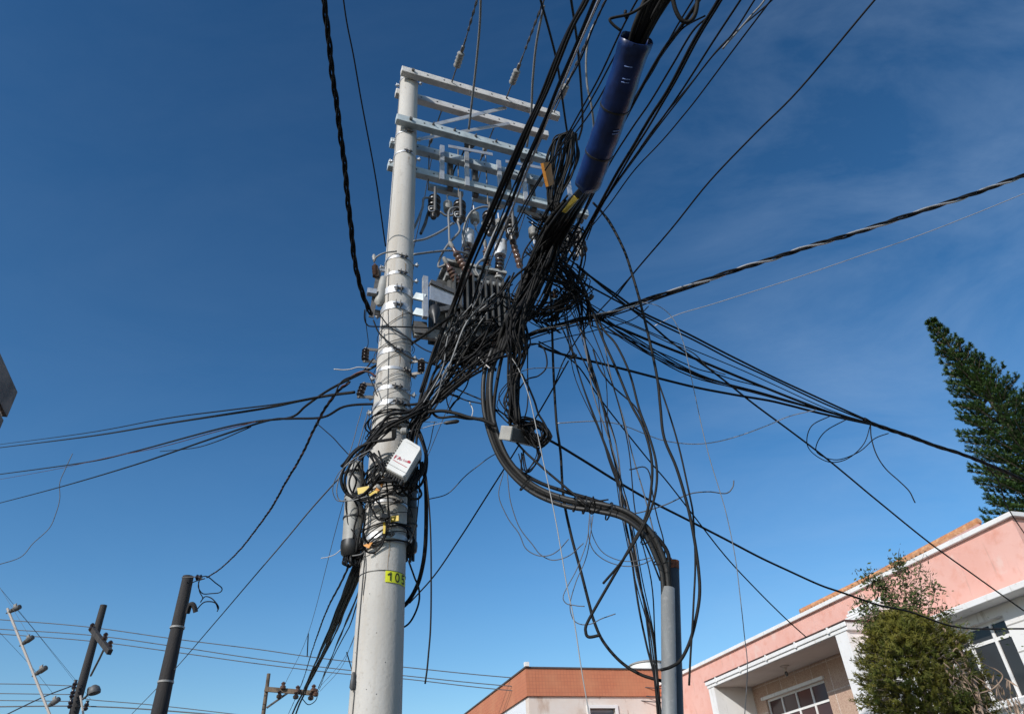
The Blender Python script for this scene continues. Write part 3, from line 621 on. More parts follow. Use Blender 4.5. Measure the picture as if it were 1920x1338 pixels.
def bushing(a,c,r,n,m,name='bushing',par=tr,capm='guard'):
    a=Vector(a);c=Vector(c); d=(c-a); l=d.length; d.normalize(); pr=[(0,r*.9)]
    for k in range(n):
        h=l*.85*k/n; q=l*.85/n; pr+=[(h+q*.15,r),(h+q*.5,r*.98),(h+q*.75,r*.72)]
    pr+=[(l*.86,r*.5),(l,r*.4)]
    o=MB().lathe(a,d,pr,18).build(name,M[m],par,smooth=True)
    b=MB(); b.lathe(c,d,[(-.01,r*.35),(.02,r*.55),(.07,r*.5),(.08,r*.25)],10); b.build('terminal',M['poly'],o,smooth=True); return o
TL=lambda x,y,Y=5.62: PY(x,y,Y)
bushing(TL(866,545),TL(838,494,5.5),.045,7,'cerb'); bushing(TL(882,520,5.65),TL(849,464,5.55),.045,7,'cerb'); bushing(TL(915,500,5.8),TL(910,462,5.7),.04,6,'cerb')
bushing(TL(975,500,5.9),TL(958,440,5.8),.04,6,'cerb')
for x,y in ((874,500),(935,520)):
    a=TL(x,y,5.85); c=TL(x+3,y-42,5.85); o=bushing(a,c,.055,5,'cerd')
    b=MB(); d=(c-a).normalized(); b.lathe(c-d*.02,d,[(0,.066),(.10,.074),(.22,.066),(.24,.03)],16); b.build('bird_guard',M['guard'],o,smooth=True)
    b=MB(); b.lathe(a-d*.03,d,[(0,.05),(.03,.05)],14); b.build('collar',M['rim'],o,smooth=True)
# support bracket towards the pole (two steel channels)
def chan(p,q,w,t,name,m='steel'):
    return flat(p,q,w,t,M[m],name,tr)
chan(PY(806,548,5.42),PY(868,566,5.60),.19,.012,'bracket_plate')
chan(PY(797,520,5.45),PY(797,596,5.42),.05,.05,'bracket_upright')
flat(PY(806,530,5.42),PY(866,556,5.6),.05,.06,M['steeld'],'bracket_flange',tr)
flat(PY(806,585,5.42),PY(866,574,5.6),.05,.05,M['steeld'],'bracket_flange',tr)
for y in (555,584): flat(PY(778,y,5.45),PY(797,y+4,5.42),.075,.03,M['armst'],'clamp_plate',tr)
flat(PY(775,622,5.5),PY(835,632,5.7),.11,.05,M['rim'],'lower_beam',tr); flat(PY(775,616,5.5),PY(800,618,5.55),.14,.07,M['steeld'],'lower_clamp',tr)
b=MB(); a=PY(815,578,5.35); c=PY(816,606,5.3); b.lathe(a,(c-a),[(0,.05),(.05,.055),(.11,.05),(.15,.028),(.24,.012)],14); tag(b.build('hanging_sensor',M['plb'],smooth=True),'black cone shaped fitting hanging under the transformer bracket','fitting')
for x,y in ((842,590),(838,628),(846,612)):
    b=MB(); p=PY(x,y,5.62); b.box(p,(BD,AD,Z),(.03,.03,.035)); b.build('terminal_lug',M['rim'],tr,bevel=.006)
for P_,l_ in (([(866,388,5.7),(843,394),(842,430),(843,462,5.58)],'from the first cutout to the upper brown bushing'),([(858,415,5.7),(862,432),(852,445),(843,455),(828,478),(822,500),(836,496,5.52)],'curving to the lower brown bushing'),
              ([(940,392,5.75),(905,388),(880,402),(868,440),(875,462,5.8)],'arched over the white guard'),([(812,372,5.7),(795,372),(792,390),(780,420),(770,440,5.6)],'bowed beside the pole'),
              ([(776,452,5.4),(800,447),(830,432),(850,418,5.7)],'from the pole to the second cutout'),([(776,477,5.4),(815,472),(848,470),(880,476,5.8)],'flat from the pole to the transformer bushings'),
              ([(948,400,5.6),(930,430),(917,460),(905,490,5.7)],'slanting past the second white guard'),([(920,480,5.7),(900,490),(892,505),(900,520,5.7)],'short curl on the transformer lid'),
              ([(825,397,5.7),(838,405),(855,400),(860,390,5.7)],'slack between the first two cutouts')):
    wire('jumper_cable',P_,4.6,'gry','grey jumper cable '+l_,'cable','grey jumpers at the transformer')
wire('jumper_cable',[(744,471,5.33),(722,474),(706,482),(701,492,5.38)],3.6,'gry','short grey jumper from the pole to the small arrester','cable')
# yellow and orange tags, blue sleeve, junction boxes
def plate(name,quad,th,m,label,cat_,bev=.004):
    P=[PY(*q) for q in quad]; nn=(P[1]-P[0]).cross(P[3]-P[0]).normalized(); b=MB(); b.poly([p+nn*th/2 for p in P]); b.poly([p-nn*th/2 for p in P][::-1])
    for i in range(4): j=(i+1)%4; b.poly([P[i]+nn*th/2,P[i]-nn*th/2,P[j]-nn*th/2,P[j]+nn*th/2])
    return tag(b.build(name,M[m],bevel=0),label,cat_)
plate('cable_tag',[(1016,306,3.9),(1030,304,3.95),(1036,346,4.1),(1026,350,4.05)],.03,'org','folded orange cable tag left of the black coil, below the blue sleeve','tag')
plate('cable_tag',[(1077,366,3.5),(1085,373,3.5),(1062,399,3.8),(1055,396,3.8)],.015,'yel','narrow yellow cable tag below the lower end of the blue sleeve','tag')
plate('cable_tag',[(670,915,5.2),(692,911,5.18),(694,920,5.18),(672,927,5.2)],.012,'yel','small bright yellow tag on the cables left of the white box','tag')
plate('cable_tag',[(716,899,5.1),(725,898,5.1),(711,920,5.12),(703,919,5.12)],.012,'org','orange tag hanging just under the white box','tag')
plate('cable_tag',[(692,927,5.16),(710,914,5.14),(712,921,5.14),(695,931,5.16)],.01,'yel','yellow tag crossing below the orange tag under the white box','tag')
plate('cable_tag',[(733,968,5.3),(748,966,5.28),(748,976,5.28),(733,978,5.3)],.012,'yel','mustard yellow tag above the wide steel band on the pole','tag')
plate('cable_tag',[(719,978,5.28),(724,978,5.28),(722,1000,5.27),(718,1000,5.27)],.008,'yel','thin upright yellow tag over the wide steel band','tag')
plate('cable_tag',[(681,1022,5.3),(692,1018,5.28),(699,1016,5.28),(692,1028,5.28)],.01,'org','pale orange tag at the bottom of the cable loops on the pole','tag')
# blue sleeve
S0=PD(1193,72,dep(Pz(1193,72,5.45))); S1=PD(1101,346,dep(Pz(1092,350,5.35)))
sl=thing('cable_sleeve',S0,'dark blue tubular plastic sleeve round a bundle of overhead black cables','cable sleeve')
n=26; ax=(S1-S0); P=[S0+ax*(k/n)+Z*(-.03*4*(k/n)*(1-k/n)) for k in range(n+1)]
b=MB(); r0=31*dep(S0)/FPX; r1_=24*dep(S1)/FPX
rr=[r0+(r1_-r0)*k/n+.0015*math.sin(k*2.1)+.0012*math.sin(k*.9) for k in range(n+1)]
b.tube(P,rr,28,cap=False); from mathutils import noise as mn
for i,v in enumerate(b.v):
    c=S0+ax*max(0,min(1,(v-S0).dot(ax)/ax.length_squared)); d_=(v-c); w=mn.noise(Vector((v.x*9,v.y*5,v.z*9)))*.5+mn.noise(Vector((v.x*22,v.y*15,v.z*22)))*.35
    endf=1+1.6*max(0,abs((v-S0).dot(ax)/ax.length_squared-.5)-.38)/.12
    b.v[i]=c+d_.normalized()*(d_.length*(1+.085*w*endf))
for i in range(28): b.v[i]=b.v[i]-ax.normalized()*.035*.35*mn.noise(Vector((i*.25,0,3))); b.v[-1-i]=b.v[-1-i]+ax.normalized()*.02*mn.noise(Vector((i*.3,5,3)))
o=b.build('sleeve',M['blue'],sl,smooth='full'); so=o.modifiers.new('solid','SOLIDIFY'); so.thickness=.005
d0=ax.normalized()
for f_,g_ in ((.10,.4),(.17,.3),(.19,.3),(.50,-.2),(.52,-.2)):
    p=S0+ax*f_+Z*(-.03*4*f_*(1-f_)); rr_=(r0+(r1_-r0)*f_)*1.03; u_=d0.cross(Z).normalized(); w_=d0.cross(u_)
    b=MB(); b.tube([p+(u_*math.cos(t_)+w_*math.sin(t_))*rr_+d0*.012*t_ for t_ in [g_+1.2+k_*.12 for k_ in range(5)]],.0035,5); b.build('scuff_fold',M['bluel'],sl,smooth=True)
for f_ in (.40,.73):
    p=S0+ax*f_+Z*(-.03*4*f_*(1-f_)); b=MB(); b.lathe(p,d0,[(0,(r0+(r1_-r0)*f_)*1.0+.004),(.012,(r0+(r1_-r0)*f_)*1.0+.004)],28); b.build('tie_strap',M['plb'],sl,smooth=True)

# ---------------------------------------------------------------- overhead telecom cables, from above the viewer to the tangle
GO='black cables running overhead to the tangle'
def z_(v): return ('z',v)
OV=[
 ([(1125,-60,z_(5.9)),(1099,0),(1072,50),(1046,112),(1020,178),(991,238),(960,309),(925,390),(880,490),(855,562,5.1),(822,640,5.25),(795,720,5.3),(778,790,5.35)],8,'blk','thick black cable crossing in front of every crossarm, nearest the pole'),
 ([(1122,-60,z_(5.92)),(1096,0),(1066,58),(1038,122),(1012,186),(985,244),(952,318),(915,402),(876,492),(850,566,5.12),(815,650,5.25),(788,735,5.3)],6,'blk','black cable lashed to the thick cable across the crossarms, on its left'),
 ([(1128,-60,z_(5.86)),(1102,2),(1079,44),(1052,108),(1025,175),(997,235),(968,304),(934,386),(890,485),(862,560,5.1),(835,640,5.25)],5,'blk2','dusty cable lashed to the thick cable across the crossarms, on its right'),
 ([(1142,-60,z_(5.8)),(1115,0),(1078,90),(1045,165),(1015,240),(985,310),(950,400),(915,480),(885,570,5.0),(850,650,5.2),(810,730,5.3)],6,'blk','second thick black cable across the crossarms'),
 ([(1150,-60,z_(5.75)),(1122,0),(1085,85),(1055,160),(1022,238),(992,310),(960,392),(925,475),(895,560,5.0),(862,640,5.2)],3.6,'alu','grey stranded support wire running beside the second thick cable'),
 ([(1154,-60,z_(6.2)),(1125,0),(1088,76),(1048,160),(1002,262),(965,345),(935,420),(905,500,5.0)],3.2,'blk','thin black cable touching the right of the second thick cable'),
 ([(1170,-60,z_(6.3)),(1137,0),(1113,50),(1085,120),(1040,200),(1010,270),(985,330),(960,395),(930,470,5.0)],3,'blk','thin black cable right of the two thick ones, crossing the end of the top crossarm'),
 ([(1000,-60,z_(6.6)),(1014,0),(1030,60),(1044,120),(1054,185),(1063,246),(1068,270,4.4)],4.6,'blk','black cable coming straight down to the top of the coil, left one'),
 ([(1062,-60,z_(6.4)),(1071,0),(1083,80),(1089,150),(1092,230),(1085,262,4.3)],4.6,'blk','black cable coming straight down to the top of the coil, right one'),
 ([(1235,-60,z_(6.2)),(1196,0),(1165,55),(1120,150),(1080,225),(1040,295),(1000,360),(960,440,5.0)],3.2,'blk','thin black cable passing behind the top end of the blue sleeve'),
 ([(1180,60,z_(5.8)),(1150,110),(1118,168),(1078,235),(1035,300),(990,370),(950,450,5.1)],3,'blk','thin black cable on the left of the blue sleeve, inner of three'),
 ([(1165,110,z_(5.8)),(1137,160),(1105,212),(1068,262),(1022,322),(975,395,5.0)],3,'blk','thin black cable on the left of the blue sleeve, outer of three'),
 ([(1345,-60,z_(5.9)),(1310,0),(1278,50),(1245,92),(1210,152),(1172,222),(1148,272),(1122,335),(1090,410,4.6),(1055,480,4.9),(1020,550,5.0)],6,'blk','thick black cable just right of the blue sleeve'),
 ([(1322,30,z_(5.9)),(1284,50),(1260,76),(1235,110),(1200,165),(1168,225),(1140,280),(1115,340,4.2)],3.2,'blk','thin black cable under the drooping loop, right of the sleeve'),
 ([(1336,-60,z_(6.1)),(1300,0),(1262,62),(1222,136),(1190,185),(1159,238),(1132,290),(1105,355),(1075,420,4.8)],3,'blk','thin black cable between the blue sleeve and the next thick cable'),
 ([(1380,-60,z_(6)),(1347,0),(1300,79),(1256,162),(1225,212),(1195,262),(1168,305),(1143,350),(1118,395),(1085,455,4.8),(1040,530,5.0)],6,'blk','thick black cable, second to the right of the blue sleeve'),
 ([(1384,-60,z_(6.05)),(1351,2),(1306,78),(1262,160),(1231,212),(1201,262),(1174,306),(1149,351),(1122,398),(1092,455,4.8)],4,'blk2','dusty cable lashed along the second thick cable right of the sleeve'),
 ([(1330,30,z_(6.1)),(1298,60),(1262,120),(1220,190),(1185,240),(1150,295),(1120,352),(1095,400,4.7)],3.5,'blk','cable merging with the second thick cable right of the sleeve'),
 ([(1425,-60,z_(6.1)),(1389,0),(1329,92),(1297,140),(1266,188),(1233,233),(1201,277),(1156,343),(1120,400),(1090,462,4.8),(1062,520,5.0)],3.6,'blk','black cable, third to the right of the blue sleeve'),
 ([(1455,-60,z_(6.2)),(1415,0),(1373,65),(1326,118),(1271,191),(1211,268),(1159,340),(1128,384),(1098,440,4.8)],3,'blk','black cable, fourth to the right of the blue sleeve'),
 ([(1495,-50,z_(6.2)),(1447,2),(1424,22),(1392,50),(1350,89),(1318,128),(1287,167),(1220,250),(1170,325),(1126,388),(1100,450,4.8)],3,'blk','sagging black cable, fifth to the right of the blue sleeve'),
 ([(1450,-30,z_(6.2)),(1428,8),(1405,34),(1382,60),(1355,92)],3.6,'gry','short grey splice on the sagging cable at the top of the picture'),
 ([(1490,-60,z_(6)),(1400,62),(1310,180),(1272,228),(1230,275),(1185,325),(1142,385),(1105,430,4.8)],2.6,'blk','thin black cable closing on the crossing right of the sleeve'),
 ([(1696,-60,z_(6.4)),(1640,0),(1500,165),(1415,250),(1330,340),(1260,428),(1190,510),(1155,556,5.2)],3.4,'blk','lone straight black cable running to the upper right corner'),
]
for P_,w_,m_,l_ in OV: wire('overhead_cable',P_,w_,m_,l_,'cable',GO,jit=.0025,seed=int(w_*10)+len(l_))
# cables through the sleeve
random.seed(11)
for k in range(9):
    f=(k-4)*4.6; g=(k-4)*6.5; dj=(.05 if k%2 else -.03)
    P_=[(1262+g+8,-60,z_(5.62+dj)),(1232+g,0),(1210+f*1.1,45,z_(5.47+dj*.6)),(1191+f*.7,92,z_(5.44+dj*.4)),(1170+f*.55,140,z_(5.41+dj*.3)),(1148+f*.42,205,z_(5.385+dj*.3)),(1124+f*.3,275,z_(5.37+dj*.2)),(1103+f*.22,336,z_(5.36+dj*.1)),(1097+f*.35,356,z_(5.345+dj*.2)),(1066+f*.9,400,4.2+dj),(1032+f*1.2,455,4.6),(1003+f*1.2,520,4.9),(970+f*1.0,600,5.0),(952+f*1.0,660,5.05)]
    wire('sleeved_cable',P_,10 if k%2 else 8.5,'blk' if k%3 else 'blk2','thick black cable of the bundle that runs through the blue sleeve','cable','thick cables through the blue sleeve',jit=.008,seed=k+1,n=8)
wire('drooping_loop',[(1256,-40,z_(5.5)),(1262,0),(1268,22),(1278,38),(1290,42),(1301,32),(1307,10),(1310,-40)],8.5,'blk2','thick cable hanging in a U shaped loop at the top edge, right of the sleeve','cable',n=8)
wire('bent_arm',[(1235,-12,z_(5.5)),(1213,6),(1190,22),(1172,29),(1152,33),(1143,37),(1150,47),(1164,58)],5.5,'blk2','bent black fitting sticking out left of the open end of the sleeve','cable end',n=8,k=4)
wire('cable_clip',[(1173,20,z_(5.45)),(1172,28),(1176,36)],6,'blk','small black clip on the bent fitting beside the sleeve','clip',k=2)
# coil of spare cable hanging beside the sleeve
coil=thing('cable_coil',PY(1066,300,4.2),'hanging coil of thin black cable left of the lower end of the sleeve','cable coil')
random.seed(5)
for k in range(26):
    u=(k/25-.5)*2; j=random.uniform
    top=(1071+u*9+j(-2,2),243+abs(u)*9+j(-2,3),4.15+j(-.06,.06)); 
    P_=[top,(1060+u*22+j(-3,3),262+j(-4,4)),(1055+u*29+j(-3,3),295+j(-5,5)),(1047+u*26+j(-4,4),330),(1040+u*16+j(-4,4),362),(1036+u*8,395,4.5+j(-.08,.08))]
    Q=cat(wp(P_),6); MB().tube(Q,(1.5+j(0,.5))*dep(Q[0])/FPX,6).build('cable_turn',M['blk2' if k%2 else 'blk'],coil,smooth='full')
# ---------------------------------------------------------------- the tangle: strands with random wander
def strands(n,ctrl,spread,wr,mats,name,label,group,seed,dz=.12,k=6):
    """ctrl: (x,y,Y); spread: px at each control point"""
    rn_=random.Random(seed)
    for i in range(n):
        a=rn_.uniform(0,6.28); rr=math.sqrt(rn_.random()); P=[]
        ox,oy=rr*math.cos(a),rr*math.sin(a)
        for q,c in enumerate(ctrl):
            s=spread[q] if isinstance(spread,(list,tuple)) else spread
            P.append((c[0]+s*(ox*.75+rn_.gauss(0,.28)),c[1]+s*(oy*.35+rn_.gauss(0,.22)),c[2]+dz*(rn_.random()-.5)*2))
        wire(name,P,rn_.uniform(*wr),rn_.choice(mats),label,'cable',group,k=k)
mx2=['blk','blk','blk2','blk2','blk']
strands(6,[(1078,372,4.25),(1050,415,4.5),(1025,470,4.75),(998,530,4.9),(968,600,5.0),(940,655,5.05)],[16,28,32,30,24,12],(3.5,7.5),mx2,'tangled_cable','thick black cable in the dense mass below the blue sleeve','thick cables massed below the sleeve',46)
strands(6,[(1078,372,4.25),(1050,415,4.5),(1025,470,4.75),(998,530,4.9),(968,600,5.0),(942,645,5.05),(905,675,5.12),(862,705,5.2),(820,745,5.28)],[16,28,32,30,26,26,24,20,12],(2.6,5.2),mx2,'tangled_cable','black cable in the dense mass below the blue sleeve','black cables massed below the sleeve',21)
strands(12,[(1040,380,4.4),(1022,430,4.6),(1012,480,4.7),(985,540,4.8),(960,610,4.9),(968,660,5.0),(960,720,5.1),(966,790,5.15)],[14,26,36,34,24,18,14,10],(2.2,4.6),['blk2','blk','blk'],'tangled_cable','thin cable wandering over the dense mass below the sleeve','thin cables over the dense mass',22)
strands(15,[(925,620,5.05),(890,650,5.2),(850,695,5.25),(815,740,5.3),(790,780,5.33)],[44,40,36,28,16],(2.6,5.4),mx2,'tangled_cable','black cable slanting from the transformer down to the pole','black cables slanting from transformer to pole',23,dz=.1)
strands(10,[(905,560,5.0),(870,630,5.1),(838,700,5.2),(806,750,5.28),(770,800,5.3)],[30,34,26,18,14],(2.2,4),['blk2','blk','gry'],'tangled_cable','thin dusty cable hanging across the transformer tank','thin cables across the transformer',24)
strands(5,[(960,520,4.95),(930,570,5.0),(885,600,5.1),(850,640,5.15),(820,690,5.2)],[24,40,44,34,22],(2.2,5),['blk','blk','blk2'],'tangled_cable','black cable draped over the front of the transformer','cables draped over the transformer front',41,dz=.1)
strands(16,[(880,600,5.25),(905,628,5.3),(870,648,5.3),(915,660,5.25),(860,672,5.3),(905,690,5.25)],[46,46,40,34,34,26],(2.6,5),mx2,'tangled_cable','looped black cable bunched against the underside of the transformer','looped cables under the transformer',25,dz=.12)
strands(10,[(968,600,5.0),(980,640,5.05),(966,690,5.1),(962,740,5.1),(968,800,5.15)],[22,22,18,12,14],(2.6,4.6),mx2,'tangled_cable','black cable hanging from the mass down to the grey junction box','black cables hanging to the grey junction box',26,dz=.08)
strands(9,[(1030,425,5.0),(1072,470,5.1),(1062,520,5.15),(1092,560,5.2),(1100,610,5.25)],[30,34,34,26,24],(2.2,4.4),mx2,'tangled_cable','thin black cable looping through the connectors right of the mass','looped cables right of the mass',27,dz=.15)
strands(9,[(1080,420,4.9),(1050,470,5.0),(1080,520,5.1),(1048,560,5.2),(1020,600,5.2)],[26,34,30,30,24],(2.2,4),mx2,'tangled_cable','thin black cable knotted beside the mass, above the right hand drops','knotted cables beside the mass',28,dz=.15)
strands(8,[(1000,470,5.05),(1040,520,5.2),(1085,530,5.25),(1050,590,5.25),(1010,600,5.2),(1040,625,5.25)],[24,24,22,22,20,16],(2,3.4),mx2,'tangled_cable','thin wire coiled under the connectors right of the mass','coiled wires under the connectors',29,dz=.1)
strands(16,[(1000,400,4.6),(1060,450,4.9),(1010,500,4.95),(1075,545,5.1),(1000,585,5.1),(950,560,5.0)],[34,34,40,34,34,30],(1.8,3.4),['blk','blk2','blk'],'tangled_cable','thin cable frizzing out round the dense mass','thin cables frizzing round the mass',42,dz=.15)
strands(8,[(1055,540,5.15),(1085,620,5.2),(1115,720,5.25),(1150,840,5.3),(1180,960,5.3),(1205,1090,5.35),(1225,1200,5.4),(1238,1345,5.4)],[30,34,38,34,26,22,12,5],(1.8,3.2),['blk','blk2','cu'],'loose_cable','thin loose drop fanning from the tangle down to the conduit','thin drops fanning to the conduit',43,dz=.05)
strands(6,[(1045,500,5.1),(1110,580,5.2),(1190,640,5.3),(1300,700,5.6),(1430,738,6.2),(1560,775,6.8),(1630,792,7)],[26,22,18,12,8,5,2],(1.8,2.8),['blk'],'loose_cable','thin cable spanning from the tangle to the twisted bundle','thin cables spanning to the twisted bundle',44,dz=.02)
strands(7,[(950,650,5.05),(972,700,5.1),(952,760,5.1),(985,800,5.15),(1000,830,5.2)],[20,24,24,16,10],(1.6,3),['blk','blk2'],'loose_cable','thin wire straggling down beside the riser cables','thin wires beside the riser',45,dz=.06)
wire('service_loop',[(1043,460,5.0),(1041,489),(1033,530),(1017,569),(997,594),(975,604),(955,612,5.1)],9,'blk2','thick black cable bending out to the right and back under the mass','cable',n=8)
wire('service_loop',[(1056,545,5.15),(1060,560),(1066,580),(1078,560),(1080,535,5.15)],3.5,'blk','small U shaped black loop among the connectors','cable')
for x,y,a_,m_,l_ in ((1040,548,.3,'plgd','dark connector left of the small U loop'),(1070,535,.1,'plb','black connector above the small U loop'),(1092,518,.8,'plgd','dark connector where the right hand drops begin'),
      (1000,556,.2,'plgd','dark connector over the bend of the service loop'),(1040,556,0,'cerb','brown connector with a pale edge right of the bend of the service loop'),(1108,558,.7,'plgd','dark connector below the right hand drops'),
      (1075,668,.4,'plb','black connector knot where several drops meet, in open sky'),(1020,588,-.5,'plb','small black connector hanging in open sky below the service loop'),(1078,482,.9,'polyd','grey connector at the upper right of the knotted cables')):
    p=PY(x,y,5.2); d=(xw*math.cos(a_)+yw*math.sin(a_)); b=MB(); b.lathe(p-d*.035,d,[(0,.008),(.008,.018),(.03,.022),(.055,.018),(.07,.008)],8); b.box(p+yw*.02,(xw,yw,zcw),(.014,.014,.014)); tag(b.build('cable_connector',M[m_]),l_,'connector')
wire('white_tag_loop',[(1078,480,5.1),(1084,474),(1083,486),(1078,487,5.1)],3,'lgt','tiny white loop of wire right of the mass','wire',k=4)

# ---------------------------------------------------------------- thick riser cables to the conduit
CP=PY(1257,1050,5.2)
for k,(ox,oy,w_,m_) in enumerate(((-9,4,10,'rise'),(0,-2,11,'blk2'),(9,-6,11,'rise'),(3,7,9,'blk2'),(15,-3,8,'blk'))):
    cc=[(930,655),(918,700),(915,760),(925,820),(950,872),(998,914),(1060,938),(1120,950),(1172,968),(1212,1000),(1237,1040),(1246,1075),(1250,1125)]
    P_=[]; 
    for i,(x,y) in enumerate(cc):
        a=cc[max(0,i-1)]; c=cc[min(len(cc)-1,i+1)]; dx,dy=c[0]-a[0],c[1]-a[1]; l=math.hypot(dx,dy); nx,ny=-dy/l,dx/l
        f=(.75+.35*math.sin(i*1.3+k*1.7)) if i<11 else .55
        P_.append((x-nx*ox*f,y-ny*ox*f) if 0<i<len(cc)-1 else (x-nx*ox*f,y-ny*ox*f,5.05 if i==0 else 5.2+.02*(k%2)))
    wire('riser_cable',P_,w_,m_,'thick black riser cable curving down into the metal conduit','cable','thick riser cables',n=10,wd=w_*6.0/FPX/2*.84)
for i,(x,y,dx,dy,l_) in enumerate(((986,906,.75,.65,'first'),(1078,942,.97,.2,'second'),(1096,946,.97,.2,'third'),(1142,958,.93,.35,'fourth'),(1216,1008,.6,.8,'fifth'),(1240,1052,.3,.95,'last'))):
    p=PY(x,y,5.12); b=MB(); b.lathe(p-(xw*dx-yw*dy)*.006,xw*dx-yw*dy,[(0,.072 if i<5 else .055),(.012,.072 if i<5 else .055)],16,cap=False); tag(b.build('cable_tie',M['plb'],smooth=True),'black cable tie round the riser cables, '+l_+' from the tangle','cable tie')
wire('tie_wire',[(1112,930,5.05),(1116,948),(1112,962),(1105,958),(1110,940),(1128,938),(1141,936,5.05)],3,'blk','twist of tie wire knotted round the riser cables at mid curve','tie wire')
cond=thing('conduit_pipe',(CP.x,CP.y,0),'pair of upright grey metal conduit pipes with rusty open tops','conduit')
pA=PY(1252,1102,5.2); pB=PY(1263,1052,5.32); 
rA=13*dep(pA)/FPX
def pipe(top,bx,r,m,name):
    b0=Vector((bx[0],bx[1],0)); b=MB(); b.tube([b0,b0.lerp(top,.5),top],r,24,cap=False); o=b.build(name,m,cond,smooth=True); so=o.modifiers.new('solid','SOLIDIFY'); so.thickness=.006; return o
bt=PY(1255,1338,5.2); k0=(pA-bt)*(pA.z/(pA.z-bt.z)); gA=pA-k0
pipe(pA,(gA.x,gA.y),rA,M['pipe'],'conduit')
gB=pB-(pA-gA)*(pB.z/pA.z)+Vector((.03,0,0))
pipe(pB,(gB.x,gB.y),rA*.80,M['piped'],'rear_conduit')
d_=(pB-gB).normalized(); b=MB(); b.lathe(pB-d_*.06,d_,[(0,rA*.82),(.064,rA*.82),(.064,rA*.74),(0,rA*.74)],24,cap=False); b.build('rusty_rim',M['rust'],cond,smooth=True)
pC=PY(1252,1048,5.42); b=MB(); g=Vector((pC.x,pC.y,pC.z-1.2)); g=pC-(pA-gA)*(1.2/pA.z)+Vector((0,0,0)); b.tube([g,pC],rA*.62,18,cap=False); b.build('conduit_stub',M['cerb'],cond,smooth=True)
b=MB(); b.lathe(pC-Z*.07,Z,[(0,rA*.64),(.075,rA*.64),(.075,rA*.56)],18,cap=False); b.build('rusty_rim',M['rust'],cond,smooth=True)
b=MB(); fz=.9; q=gA.lerp(pA,.62); b.lathe(q,(pA-gA).normalized(),[(0,rA+.004),(.02,rA+.004),(.021,rA)],24,cap=False); b.build('joint_ring',M['pipe'],cond,smooth=True)

